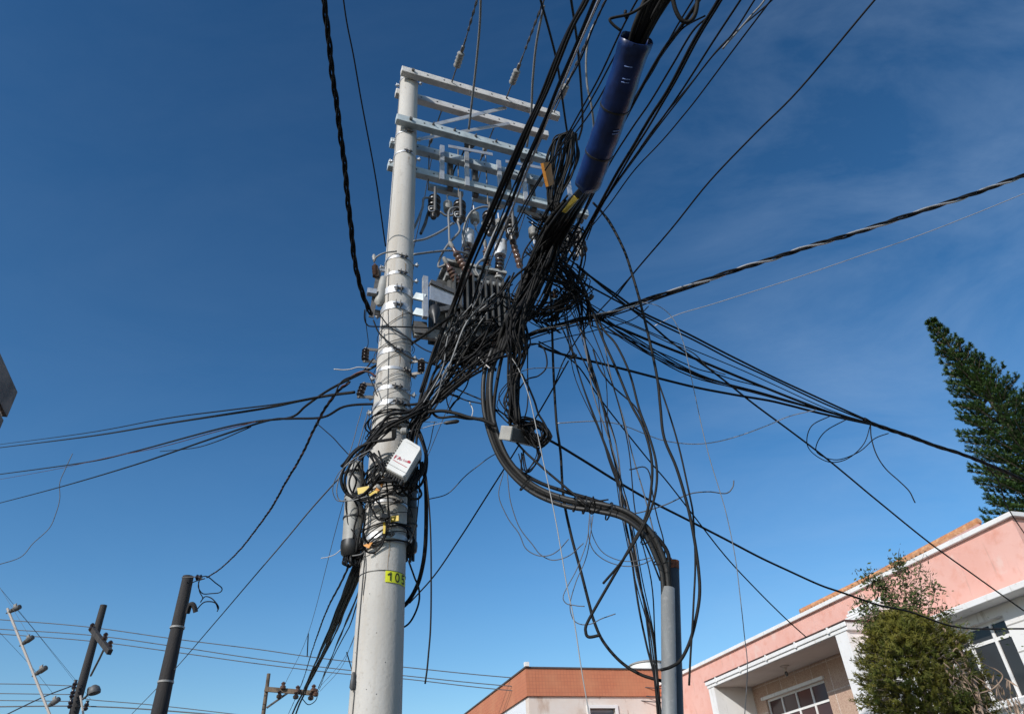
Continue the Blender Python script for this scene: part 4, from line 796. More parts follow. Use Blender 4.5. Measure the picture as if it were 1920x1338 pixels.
# ---------------------------------------------------------------- cables hanging and crossing on the right
GR='loose cables hanging right of the tangle'
RW=[
 ([(1030,520,5.15),(1034,590),(1037,690),(1043,790),(1051,850),(1056,930),(1070,1000),(1090,1072),(1105,1130),(1113,1160),(1130,1200),(1162,1238),(1202,1264),(1245,1277,5.45)],5.5,'blk2','long loose cable falling from the mass and swinging under to the conduit'),
 ([(1085,515,5.1),(1102,560),(1130,635),(1155,690),(1182,754),(1206,800),(1220,850),(1222,900),(1210,968),(1176,1034),(1122,1128),(1101,1168),(1099,1184),(1105,1193),(1125,1190,5.0)],5.2,'blk2','loose cable ending in a small hook left of the conduit'),
 ([(1100,560,5.15),(1130,615),(1155,645),(1180,698),(1198,765),(1215,812),(1229,862),(1231,905),(1222,950),(1200,1000),(1168,1050),(1131,1093,5.0)],4.6,'blk2','loose cable with a cut end pointing down and left of the conduit'),
 ([(1112,380,4.7),(1132,402),(1152,432),(1172,472),(1186,515),(1200,565),(1218,640),(1232,709),(1238,763),(1245,820),(1268,877),(1289,950),(1302,1015),(1310,1073),(1312,1113),(1307,1151),(1295,1198),(1277,1235),(1258,1249),(1240,1255,5.0)],5.6,'blk2','longest loose cable, bowing right of the conduit and curling in front of it'),
 ([(1118,386,4.75),(1140,410),(1160,446),(1178,490),(1190,530),(1200,560,4.8)],3,'blk','thin black cable doubled beside the start of the longest loose cable'),
 ([(1232,709,5.0),(1257,782),(1277,853),(1294,932),(1300,974),(1303,1050),(1301,1130),(1297,1196),(1292,1284,5.0)],3.6,'blk2','straight loose end hanging just right of the conduit'),
 ([(1040,585,5.2),(1065,640),(1076,672),(1093,725),(1116,785),(1145,860),(1161,905),(1180,980),(1193,1060),(1208,1130),(1222,1240),(1234,1310),(1242,1345,5.3)],3.2,'blk','thin drop passing through the connector knot and down past the conduit'),
 ([(1088,560,5.2),(1098,648),(1105,675),(1117,711),(1127,747),(1136,787),(1149,847),(1161,905),(1166,950),(1180,1018),(1196,1129),(1212,1209),(1226,1266),(1234,1345,5.4)],3.6,'blk2','nearly straight drop from the connectors to the foot of the conduit'),
 ([(1080,520,5.2),(1093,600),(1100,660),(1112,705),(1124,745),(1134,780),(1152,862),(1166,925),(1190,975),(1215,1030),(1238,1088,5.35)],3,'blk','drop crossing behind the riser cables towards the top of the conduit'),
 ([(1125,600,5.3),(1142,689),(1155,740),(1172,797),(1188,861),(1208,927),(1226,996),(1236,1042,5.4)],2.4,'cu','thin grey drop right of the crossing, ending at the conduit'),
 ([(1112,655,5.3),(1123,688),(1143,718),(1180,751),(1196,770),(1210,800,5.3)],3,'blk','short curve of cable swinging in to join the loose cables'),
 ([(1180,880,5.3),(1214,880),(1228,950),(1243,1010),(1247,1045,5.35)],2.4,'blk','short thin cable dropping on the conduit top from the upper left'),
 ([(1010,640,5.2),(1078,680),(1122,742),(1155,786),(1214,860),(1250,902),(1294,958),(1360,1042),(1420,1106),(1475,1160),(1512,1194,9)],2.6,'blk','thin straight drop running down to the porch roof of the pink house'),
 ([(1066,676,5.2),(1040,722),(1003,785),(970,838),(942,884),(900,950),(860,1012),(815,1078),(768,1130,7)],2.8,'blk','thin straight cable running down and left from the connector knot to behind the pole'),
 ([(1200,566,5.0),(1235,574),(1262,598),(1280,640),(1292,690),(1302,735),(1318,810),(1332,865),(1348,915),(1362,962),(1378,1040),(1388,1120),(1396,1190),(1402,1250),(1396,1345,5.6)],1.5,'gry','pale thin wire arching over and hanging far right of the conduit'),
 ([(952,660,5.0),(972,692),(990,738),(1003,790),(1020,870),(1038,955),(1052,1030),(1064,1100),(1076,1160),(1090,1250),(1106,1345,5.2)],2.0,'gry2','pale grey wire hanging straight down left of the conduit'),
 ([(1000,820,5.2),(1028,824),(1090,860),(1156,901),(1226,942),(1289,974),(1360,1010),(1425,1044),(1478,1069),(1538,1096),(1582,1111),(1648,1134),(1707,1147),(1800,1176),(1925,1178,11)],4.4,'blk','long service drop from the grey junction box to the window of the pink house'),
 ([(965,825,5.2),(990,852),(1027,885),(1070,922),(1103,947,5.05)],4.4,'blk','short black cable from the grey junction box to the riser cables'),
 ([(1080,495,5.1),(1140,546),(1210,600),(1257,640),(1300,670),(1349,706),(1412,756),(1480,806),(1542,853),(1594,895),(1648,940),(1743,1017),(1826,1077),(1925,1148,11)],3.4,'blk','long drop crossing the pink wall to the right edge of the picture'),
 ([(1082,500,5.1),(1150,549),(1205,586),(1290,626),(1380,672),(1450,706),(1540,748),(1632,790,7)],4.0,'blk','uppermost of the cables fanning into the twisted bundle at right'),
 ([(1098,533,5.15),(1160,566),(1222,599),(1300,637),(1381,679),(1460,716),(1545,756),(1634,792,7)],3.4,'blk','second cable of the fan into the twisted bundle at right'),
 ([(1090,560,5.2),(1140,588),(1210,618),(1290,652),(1380,689),(1470,730),(1560,770),(1630,792,7)],2.0,'blk','thinnest cable of the fan into the twisted bundle at right'),
 ([(1110,590,5.2),(1131,602),(1220,640),(1300,671),(1380,704),(1430,724),(1500,752),(1560,774),(1632,794,7)],5.2,'blk','thickest cable of the fan into the twisted bundle at right'),
 ([(1095,605,5.2),(1135,620),(1220,653),(1300,688),(1340,700),(1380,713),(1440,730),(1530,765,6.5)],2.4,'blk','slack thin cable under the thickest cable of the fan'),
 ([(1010,648,5.2),(1040,660),(1078,670),(1160,690),(1232,708),(1310,727),(1380,740),(1440,750),(1480,760),(1540,775),(1632,795,7)],5.0,'blk','lowest cable of the fan, passing through the connector knot'),
 ([(1130,592,5.2),(1190,612),(1250,640),(1300,662),(1330,690),(1360,702,6)],2.2,'cu','thin wire between the upper cables of the fan'),
 ([(1046,793,5.3),(1080,791),(1120,790),(1150,793),(1180,801),(1215,815),(1250,826),(1300,832),(1345,828),(1390,816),(1440,797),(1480,780),(1530,768,6.6)],1.9,'alu','pale wavy wire drooping across the open sky to the fan of cables'),
 ([(1170,965,5.3),(1210,958),(1247,946),(1292,926),(1326,921),(1360,924),(1374,914),(1376,900,5.4)],2.2,'cu','thin wavy wire end right of the riser cables'),
 ([(944,885,5.1),(935,928),(950,968),(972,998),(985,1026),(1006,1040),(1030,1040),(1050,1028),(1066,1010,5.1)],1.8,'cu','hair thin wire loop under the riser curve, outer one'),
 ([(951,888,5.1),(957,940),(972,985),(998,1020),(1015,1040),(1038,1049),(1068,1040),(1094,1018,5.1)],1.8,'cu','hair thin wire loop under the riser curve, inner one'),
 ([(1106,962,5.1),(1103,1000),(1112,1030),(1135,1050),(1170,1060),(1205,1057),(1232,1044,5.15)],1.8,'cu','hair thin wire loop hanging between the riser curve and the conduit, longer one'),
 ([(1108,968,5.1),(1110,1000),(1124,1028),(1150,1046),(1185,1052),(1224,1044,5.15)],1.6,'cu','hair thin wire loop hanging between the riser curve and the conduit, shorter one'),
 ([(1106,965,5.1),(1100,1015),(1084,1060),(1064,1100),(1056,1120),(1062,1130),(1078,1134),(1096,1136,5.1)],1.8,'cu','hair thin wire end curling right below the riser curve, upper one'),
 ([(1112,965,5.1),(1100,1040),(1080,1090),(1069,1130),(1074,1158),(1088,1170),(1110,1168),(1130,1158),(1154,1150,5.1)],1.8,'cu','hair thin wire end curling right below the riser curve, lower one'),
 ([(1560,778,6.7),(1522,798),(1513,830),(1528,852),(1558,866),(1592,858),(1620,832),(1632,796,7)],1.8,'blk','thin wire loop under the fan of cables, left one'),
 ([(1587,786,6.8),(1550,806),(1532,830),(1534,850),(1570,862),(1612,846),(1640,822),(1666,812,7.1)],1.8,'blk','thin wire loop under the fan of cables, right one'),
 ([(1632,792,7),(1634,820),(1643,850),(1660,878),(1686,902),(1706,922),(1716,942,7)],2.2,'blk','thin wire tail dangling from the start of the twisted bundle'),
 ([(1850,874,8),(1872,902),(1884,940),(1900,968),(1925,1006,9.5)],2.2,'blk','thin pair of wires falling from the twisted bundle past the conifer to the coping'),
 ([(1225,612,6.2),(1270,590),(1330,572),(1400,550),(1500,518),(1600,484),(1700,450),(1800,412),(1925,361,z_(7.4))],1.5,'alu','single pale thin wire below the thick grey twisted cable at right'),
 ([(980,640,5.2),(1040,620),(1110,602),(1170,584),(1240,558),(1330,528,z_(6.1))],2.8,'blk','black support wire under the first part of the grey twisted cable'),
 ([(985,650,5.2),(1050,634),(1120,618),(1185,600),(1216,574,5.3)],2,'blk','thin wire rising to the grey twisted cable near the crossing'),
 ([(1190,510,5.15),(1120,588),(1092,622),(1060,670),(1040,720,5.3)],2.6,'blk','thin black cable continuing down and left through the crossing'),
 ([(975,790,5.15),(960,760),(984,715),(1010,704),(1026,684),(1018,650),(996,645),(975,655,5.1)],3,'blk','round black loop in open sky right of the hanging cables'),
 ([(990,650,5.1),(989,700),(990,740),(986,775),(975,800,5.15)],2.6,'blk','thin cable falling beside the round loop to the junction box'),
 ([(1060,690,5.1),(1000,690),(968,700),(950,704,5.05)],1.6,'cu','thin grey wire joining the round loop and the hanging cables'),
 ([(978,700,5.05),(998,740),(1010,775),(1024,800),(1028,824,5.15)],4,'blk','black cable sloping to the right end of the junction box'),
]
for P_,w_,m_,l_ in RW: wire('loose_cable',P_,w_,m_,l_,'cable',GR,jit=.0018,seed=len(l_)*7+int(w_*10))
random.seed(8)
def twist(name,pts,w,ms,turns,label,cat_='cable',group=None,sr=.5,k=14,jit=.0):
    """strands laid round each other: one thing with a child per strand"""
    P=cat(wp(pts),k); rr=w*dep(P[len(P)//2])/FPX/2
    if pts[0][1]<-25: P=[P[0]-AD*(10-d*.1) for d in range(100)]+P
    if pts[-1][0]>1915: t_=(P[-1]-P[-2]).normalized(); P=P+[P[-1]+t_*(d*.1) for d in range(1,80)]
    t=thing(name,P[0],label,cat_,group); m=len(P); ns=len(ms)
    tot=[0]
    for a,c in zip(P,P[1:]): tot.append(tot[-1]+(c-a).length)
    fr=[]; u=None
    for i in range(m):
        T=(P[min(i+1,m-1)]-P[max(i-1,0)]).normalized()
        u=T.orthogonal().normalized() if u is None else (u-T*u.dot(T)).normalized(); fr.append((u.copy(),T.cross(u)))
    for q,mm in enumerate(ms):
        Q=[]
        for i in range(m):
            a=2*math.pi*(turns*tot[i]+q/ns)+.8*math.sin(tot[i]*2.3); g=1+.25*math.sin(tot[i]*3.1+q*2)
            Q.append(P[i]+(fr[i][0]*math.cos(a)+fr[i][1]*math.sin(a))*rr*sr*g)
        MB().tube(Q,rr*(.46 if ns>2 else .5),6).build('strand',M[mm],t,smooth='full')
    return t
twist('twisted_bundle',[(1620,786,6.95),(1640,796),(1690,812),(1720,823),(1760,838),(1800,850),(1850,869),(1925,902,8.6)],8,['blk','blk','blk','blk2'],1.3,'thick twisted black bundle running into the conifer at the right edge',k=10)
twist('twisted_cable',[(985,630,5.2),(1040,612),(1090,598),(1140,588),(1200,566),(1300,533),(1400,500),(1500,468),(1640,425),(1760,385),(1850,355),(1925,327,z_(7.0))],9,['alu','blk','blk'],1.5,'grey and black twisted cable climbing to the right edge of the picture',k=12,sr=.62)
twist('twisted_cable',[(604,-60,z_(6.9)),(610,20),(620,110),(630,190),(641,270),(650,350),(656,410),(664,480),(676,540),(688,572),(697,590,5.3)],10,['blk','blk','blk2'],2.3,'black twisted cable dropping from the top edge to the left of the pole',k=12,sr=.62)
twist('twisted_cable',[(655,716,5.4),(632,735),(610,765),(590,802),(563,858),(535,905),(510,950),(480,992),(450,1030),(415,1064),(388,1082,13.6)],5,['blk','brn','blk'],2.2,'black and reddish twisted drop running down to the broken pole',k=12)
GL='cables left of the pole'
LW=[
 ([(636,-60,z_(8.5)),(648,30),(662,100),(676,180),(700,310),(714,400),(723,462,5.45)],3,'blk','thin straight black cable from the top edge to the pole, right of the twisted one'),
 ([(688,572,5.2),(686,600),(690,640),(686,658,5.4)],1.6,'blk','hair thin wire hanging above the upper spool insulator'),
 ([(684,580,5.2),(683,596),(688,608),(700,612),(760,613),(820,616),(850,622,5.3)],2.6,'blk','thin black cable running level across the pole below the wide bands'),
 ([(700,600,5.25),(712,625),(740,650),(765,668),(800,680),(830,690),(860,720,5.3)],3,'blk','thin black cable sloping right across the pole below the wide bands'),
 ([(712,590,5.28),(730,612),(760,630),(790,652),(815,662),(840,668,5.3)],2.4,'blk','thinner cable sloping right across the pole, above its neighbour'),
 ([(-10,840,22),(150,820),(300,796),(480,768),(560,752),(610,742),(664,735,5.45)],5,'blk2','upper cable going to the left edge, ending on the lower spool insulator'),
 ([(-10,834,22),(150,813),(300,786),(420,770),(520,757),(600,743,5.8)],2.8,'blk','thin cable hugging the upper cable to the left edge'),
 ([(-10,890,20),(150,868),(240,849),(400,806),(480,790),(545,782),(575,760),(622,728),(700,688),(760,652),(810,618),(850,590,5.0)],4.6,'blk2','middle cable from the left edge, rising across the pole face to the transformer'),
 ([(-10,945,20),(100,916),(250,872),(400,821),(500,789),(545,785),(605,782),(645,762),(700,757),(770,758),(800,752,5.2)],4.4,'blk','lowest cable from the left edge, kinked before it reaches the pole'),
 ([(-10,900,20),(100,880),(200,858),(300,838),(400,810),(450,798),(480,790,7)],1.5,'brn','thin reddish wire under the middle cable at left'),
 ([(300,846,14),(360,840),(410,826),(470,800,7.4)],2,'blk','slack piece of wire under the middle cable at left'),
 ([(136,850,20),(122,880),(112,905),(112,935),(104,965),(92,990),(62,1018),(38,1044),(-10,1060,20)],1.4,'cu','thin wire dangling from the middle cable near the left edge'),
 ([(592,792,6),(626,822),(650,848),(665,860,5.3)],2,'blk','thin wire sagging left of the white box'),
 ([(655,876,5.8),(600,935),(520,1030),(400,1170),(320,1262),(235,1350,20)],1.8,'cu','thin straight line running down and left between the pole and the broken pole'),
 ([(626,692,5.3),(650,693),(672,688),(696,690,5.32)],2.2,'lgt','short pale wire end left of the pole'),
 ([(655,708,5.35),(672,698),(690,697),(705,706,5.3)],4,'brn','reddish cable end bending on to the pole between the spools'),
 ([(628,740,5.35),(640,716),(662,704),(684,692),(700,672,5.3)],3,'blk','thin black cable curling up to the upper spool insulator'),
 ([(690,700,5.33),(700,722),(708,742,5.3)],2,'blk','short wire beside the lower spool insulator'),
 ([(690,770,5.3),(668,850),(660,880,5.3)],2,'cu','thin wire falling along the left of the pole above the enclosure'),
 ([(680,762,5.3),(664,820),(650,868,5.3)],1.6,'cu','second thin wire falling along the left of the pole above the enclosure'),
 # right of the pole
 ([(790,865,5.2),(797,900),(799,960),(798,1020),(793,1060),(782,1098),(762,1130),(740,1145,5.75)],8,'blk','thick black cable hanging right of the pole and tucking behind it'),
 ([(798,890,5.2),(805,950),(808,1020),(809,1100),(807,1180),(803,1230),(797,1281,5.2)],3.4,'blk2','long cut cable end hanging right of the pole'),
 ([(766,1050,5.4),(776,1080),(784,1100),(786,1122),(778,1150),(762,1172),(740,1180,5.8)],3.6,'blk','thinner cable looping out right of the pole below the number plate'),
 ([(788,870,5.3),(786,920),(782,970),(775,1000),(768,1015,5.4)],2.4,'blk','thin cable hugging the right side of the pole above the wide band'),
 ([(805,935,6),(840,925),(870,895),(900,870),(925,852),(945,843,5.4)],2,'cu','thin wavy wire from the riser curve back to the pole'),
 ([(815,790,5.3),(806,830),(796,870,5.3)],2,'cu','thin wire falling right of the white box'),
 ([(775,775,5.25),(800,772),(828,770),(852,774),(878,782),(905,787),(930,798,5.1)],6.5,'blk2','thick grey black cable bridging from the pole to the riser cables'),
 ([(806,750,5.2),(808,768),(822,782),(850,781),(880,785),(908,784,5.1)],5,'blk2','cable with a tight bend joining the bridge right of the pole'),
 ([(838,720,5.3),(870,735),(905,750),(925,765),(950,790),(970,805,5.2)],2.8,'blk','thin cable dipping behind the riser cables, upper one'),
 ([(840,738,5.3),(880,752),(908,758),(935,770),(955,784,5.2)],2.6,'blk','thin cable dipping behind the riser cables, lower one'),
 ([(880,690,5.2),(876,720),(860,745),(845,765),(838,775),(850,755),(862,745),(845,738),(838,728,5.3)],2.8,'blk','kinked thin cable in open sky left of the riser cables'),
 ([(836,735,5.3),(840,760),(855,778,5.25)],2.4,'blk','short cable dropping to the bridge right of the pole'),
 ([(880,752,5.3),(886,768),(884,786,5.25)],2,'lgt','short pale wire over the bridge left of the riser cables'),
 ([(893,665,5.2),(905,678),(918,690,4.95)],2.4,'lgt','short pale wire in front of the top of the riser cables'),
 ([(780,790,5.25),(820,791,5.25)],1.2,'lgt','hair thin pale wire from the pole to the small black splice'),
 ([(742,816,5.15),(775,806),(800,800),(832,792,5.25)],1.4,'lgt','hair thin pale wire above the white box'),
]
for P_,w_,m_,l_ in LW: wire('service_cable',P_,w_,m_,l_,'cable',GL,jit=.0015,seed=len(l_)*5+int(w_*10))
a=PY(832,793,5.2); c=PY(861,789,5.2); d=(c-a); l=d.length; b=MB(); b.lathe(a,d,[(0,.006),(.02,.016),(l-.02,.018),(l,.008)],10); tag(b.build('cable_splice',M['plb'],smooth=True),'small black cylinder splice in open sky right of the pole','cable splice')
# bundle going away to the far pole
random.seed(14)
def bundle_away(n,c0,c1,c2,c3,sp,w,label,group,mm='blk',seed=0):
    rn_=random.Random(seed)
    for k in range(n):
        o=[rn_.uniform(-1,1)]*4; o[1]=o[0]*.8+rn_.uniform(-.2,.2); o[3]=rn_.uniform(-1,1); o[2]=rn_.uniform(-1,1)
        wire('span_cable',[(c0[0]+o[0]*sp[0],c0[1]+8*o[2],5.45+.12*o[2]),(c1[0]+o[1]*sp[1],c1[1]),(c2[0]+o[1]*sp[2],c2[1]),(c3[0]+o[3]*sp[3],c3[1],26)],w,mm,label,'cable',group,jit=.012,seed=seed+k,wd=rn_.uniform(.007,.013) if w>3 else .008)
bundle_away(15,(676,1048),(624,1180),(592,1250),(569,1300),(9,9,7,4),4,'black span cable in the bundle running down to the far wooden pole','bundled span cables to the far pole',seed=40)
bundle_away(3,(700,1040),(648,1175),(618,1240),(597,1292),(6,7,4,2),2,'thin black span cable beside the bundle to the far wooden pole','thin span cables beside the bundle',seed=60)
twist('twisted_cable',[(664,1040,5.4),(640,1090),(610,1150),(585,1220),(562,1290),(535,1350,32)],3.2,['blk','blk','blk'],1.2,'twisted black cable left of the bundle going down to the far pole',k=14)
for P_,l_ in (([(568,1298,26),(556,1320),(543,1350,31)],'left one'),([(572,1298,26),(562,1318),(552,1345,31)],'right one')):
    wire('span_cable',P_,6,'blk','thick black span cable continuing past the far wooden pole, '+l_,'cable',wd=.03)
wire('jumper_cable',[(597,1294,26),(592,1312),(578,1320),(566,1308,26)],1.6,'blk','slack loop of wire under the far wooden crossarm','cable')
# lines crossing the street behind
for P_,l_,w_ in (([(-10,1160,24),(160,1174),(320,1196),(480,1216),(570,1229),(660,1240),(760,1250),(940,1268),(1240,1290,24)],'top one of three',1.6),([(-10,1178,24),(170,1190),(320,1210),(480,1234),(640,1254),(760,1266),(940,1284),(1240,1306,24)],'middle one of three',1.6),
    ([(-10,1187,24),(170,1201),(330,1222),(480,1243),(640,1262),(760,1272),(940,1292),(1240,1316,24)],'bottom one of three',1.6),
    ([(-10,1281,22),(60,1282),(140,1285,22)],'top of the bottom left corner group',1.5),([(-10,1299,22),(60,1300),(136,1301,22)],'second of the bottom left corner group',1.5),
    ([(-10,1312,22),(70,1313),(136,1314,22)],'third of the bottom left corner group',1.5),([(-10,1324,22),(70,1323),(150,1323),(250,1327),(420,1340,22)],'lowest of the bottom left corner group',2.2),
    ([(160,1309,22),(182,1312),(300,1322),(500,1345,22)],'right of the lamp on the second dark pole',1.5),([(-10,1350,20),(40,1325),(90,1302),(138,1284,22)],'slanting up to the second dark pole',2.2)):
    wire('distant_wire',P_,w_,'cu','thin distant line crossing the street, '+l_,'power line','distant lines crossing the street',jit=0)
for x,y,x2,y2,l_ in ((578,1187,576,1229,'left one'),(650,1222,660,1256,'right one')):
    wire('distant_wire',[(x,y,23),(x2,y2,23.8)],2.2,'blk','short vertical link between the distant lines near the bundle, '+l_,'power line')

# ---------------------------------------------------------------- boxes, closures and coils on the pole
TLc,TRc,BRc,BLc=PY(758.8,818.5,5.12),PY(791,838,5.10),PY(757.6,894.6,5.03),PY(722.2,876.5,5.06)
nrm=(TRc-TLc).cross(BLc-TLc).normalized()
if nrm.dot(EYE-TLc)<0: nrm=-nrm
wb=thing('equipment_box',TLc,'tilted white plastic box with faded red print, strapped to the pole','equipment box')
def uvb(u,v,o=0): return TLc+(TRc-TLc)*u+(BLc-TLc)*v+(BRc-BLc-TRc+TLc)*(u*v)+nrm*o
b=MB(); o1=[uvb(0,.09),uvb(.95,.0),uvb(1,.03),uvb(1,1),uvb(0,1),uvb(0,.09)]
ring=[(0,.06),(.10,.0),(.93,.0),(1,.06),(1,.93),(.94,1),(.06,1),(0,.93)]
f0=[uvb(.5+(u-.5)*.95,.5+(v-.5)*.97) for u,v in ring]; f1=[uvb(u,v,-.012) for u,v in ring]; f2=[uvb(u,v,-.075) for u,v in ring]
nb=len(ring); b.v+=f0+f1+f2; b.f.append(list(range(nb)))
for q in range(2):
    for i in range(nb): j=(i+1)%nb; b.f.append([q*nb+i,q*nb+j,(q+1)*nb+j,(q+1)*nb+i])
b.f.append([2*nb+i for i in range(nb)][::-1]); b.build('cover',M['plw'],wb)
b=MB(); g0=[uvb(.5+(u-.5)*1.06-.03,.5+(v-.5)*.96,-.077) for u,v in ring]; g1=[uvb(.5+(u-.5)*1.06-.09,.5+(v-.5)*.96,-.14) for u,v in ring]; b.v+=g0+g1
b.f.append(list(range(nb))); b.f.append([nb+i for i in range(nb)][::-1])
for i in range(nb): j=(i+1)%nb; b.f.append([i,j,nb+j,nb+i])
b.build('housing',M['plgd'],wb)
for k in range(12):
    v=.06+k*.078; b=MB(); c=uvb(-.05,v,-.08); b.box(c,((TRc-TLc).normalized(),(BLc-TLc).normalized(),nrm),(.022,.004,.045)); b.build('cooling_fin',M['plg'],wb)
b=MB(); P=[uvb(0.0,.855,.001),uvb(1.0,.865,.001)]; b.tube([uvb(.02,.86,-.001),uvb(.98,.87,-.001)],.0022,6); b.build('seam',M['plgd'],wb)
b=MB(); b.tube([uvb(.2,.10,-.001),uvb(.5,.085,.001),uvb(.85,.10,-.001)],.0016,6); b.build('seam',M['plg'],wb)
def tf(u,v): return uvb(.12+.78*u,.665-.07*u-.10*v+.0,.003)
for q,(ps,wd_,mm) in enumerate((([(.0,.0),(.02,1.0),(.14,.95)],.06,'red'),([(.01,.5),(.11,.5)],.06,'red'),([(.20,.0),(.28,.95),(.36,.0)],.045,'red'),([(.22,.35),(.34,.35)],.04,'red'),
      ([(.50,.55),(.42,.55),(.42,.1),(.50,.1)],.035,'redl'),([(.56,.8),(.56,.1),(.60,.1)],.03,'redl'),([(.65,.1),(.65,.55),(.72,.55),(.72,.1),(.65,.1)],.03,'redl'),([(.77,.1),(.77,.6),(.81,.5)],.03,'redl'),
      ([(.86,.1),(.86,.75)],.07,'red'),([(.93,.1),(.93,.8)],.07,'red'),([(.98,.15),(.98,.6)],.05,'red'))):
    b=MB(); stroke(b,ps,wd_,tf); b.build('red_print',M[mm],wb)
b=MB(); stroke(b,[(.0,-.45),(.3,-.75),(.6,-.95),(.95,-1.25)],.09,tf); b.build('red_print',M['red'],wb)
for k in range(7):
    b=MB(); a=uvb(.1+.13*k,1.0,-.05); b.tube([a,a+(BLc-TLc).normalized()*.05],.010,8); b.build('cable_gland',M['plb'],wb,smooth=True)
# closures either side of the pole
def closure(xy0,xy1,Y,rpx,label,dark=False):
    a=PY(*xy0,Y); c=PY(*xy1,Y); d=(c-a); l=d.length; d.normalize(); r=rpx*dep(a)/FPX; t=thing('splice_closure',a,label,'splice closure')
    b=MB(); b.lathe(a,d,[(0,r*.5),(.02,r*.85),(.04,r*.9),(l*.34,r*.95),(l*.36,r*1.08),(l*.40,r*1.08),(l*.42,r),(l*.84,r)],22); b.build('body',M['plgd' if dark else 'plg'],t,smooth=True)
    b=MB(); b.lathe(a+d*l*.84,d,[(0,r*1.12),(l*.05,r*1.15),(l*.12,r*1.05),(l*.15,r*.7)],22); b.build('end_cap',M['plb'],t,smooth=True)
    for k in range(5):
        an=k*1.26; e=a+d*l*.97+(xw*math.cos(an)+zcw*math.sin(an))*r*.55; b=MB(); b.tube([e,e+d*.07],.011,8); b.build('cable_port',M['plb'],t,smooth=True)
    for f_ in (.12,.38,.6):
        b=MB(); b.lathe(a+d*l*f_,d,[(0,r*1.1),(.012,r*1.1),(.013,r*.9)],22,cap=False); b.build('strap',M['plb'],t,smooth=True)
    return t
closure((668,866),(657,1046),5.42,16,'long pale grey splice closure strapped to the left of the pole')
closure((771,905),(768,1040),5.62,12,'long dark grey splice closure strapped to the right of the pole',True)
b=MB(); p=PY(720,968,5.24); b.box(p,(BD,NV,Z),(.030,.02,.02)); tag(b.build('cable_clamp',M['plb'],bevel=.004),'flat black clamp on the pole above the wide steel band','clamp')
b=MB(); p=PY(739,812,5.12); b.box(p,(xw,yw,zcw),(.018,.042,.02)); tag(b.build('cable_clamp',M['plb'],bevel=.004),'upright black clamp above the top corner of the white box','clamp')
p=PY(751,808,5.15); b=MB(); b.lathe(p,-NV*0+xw,[(0,.02),(.015,.032),(.05,.03),(.06,.015)],12); tag(b.build('end_plug',M['poly'],smooth=True),'small pale round plug just above the white box','plug')
for x,y,l_ in ((712,885,'left'),(706,908,'lower left')):
    p=PY(x,y,5.1); b=MB(); b.lathe(p,xw*.7-yw*.7,[(0,.008),(.01,.016),(.045,.017),(.055,.01)],10); tag(b.build('end_plug',M['poly'],smooth=True),'small pale plug hanging off the '+l_+' corner of the white box','plug')
def wrap(z,tilt,dir_,dr,a0,a1,w,m,label,group,seed):
    rn_=random.Random(seed); P=[]; n=40; e=[rn_.uniform(-.012,.012) for _ in range(4)]
    for k in range(n+1):
        an=a0+(a1-a0)*k/n; zz=z+tilt*math.cos(R(an-dir_))+e[0]*math.sin(R(an*2))+e[1]*math.cos(R(an*3))
        P.append(pp(zz,an,dr+abs(e[2])*1.5*(1+math.sin(R(an*2.3+seed*40)))))
    o=MB().tube(P,w,6).build('cable_wrap',M[m],smooth='full'); return tag(o,label,'cable',group)
GW='cables wound round the pole'
rn_=random.Random(77)
for k in range(26):
    y=rn_.choice([775,785,795,805,815,825,840,860,880,895,905,915,925]) if k<19 else rn_.choice([965,985,1010])
    wrap(pz(y+rn_.uniform(-5,5)),rn_.uniform(.03,.14),rn_.uniform(40,140),rn_.uniform(.012,.035),-170+rn_.uniform(-20,20),170,rn_.uniform(.003,.0075),rn_.choice(mx2),'black cable wound round the pole near the white box','cables wound round the pole',k)
for k in range(9):
    y=[598,645,675,700,712,735,765,770,640][k]
    wrap(pz(y),rn_.uniform(.05,.16),rn_.uniform(60,120),.008,-120,120,rn_.uniform(.002,.0035),rn_.choice(['blk2','plgd']),'thin wire crossing the pole between the upper steel bands','thin wires crossing the pole between bands',k+50)
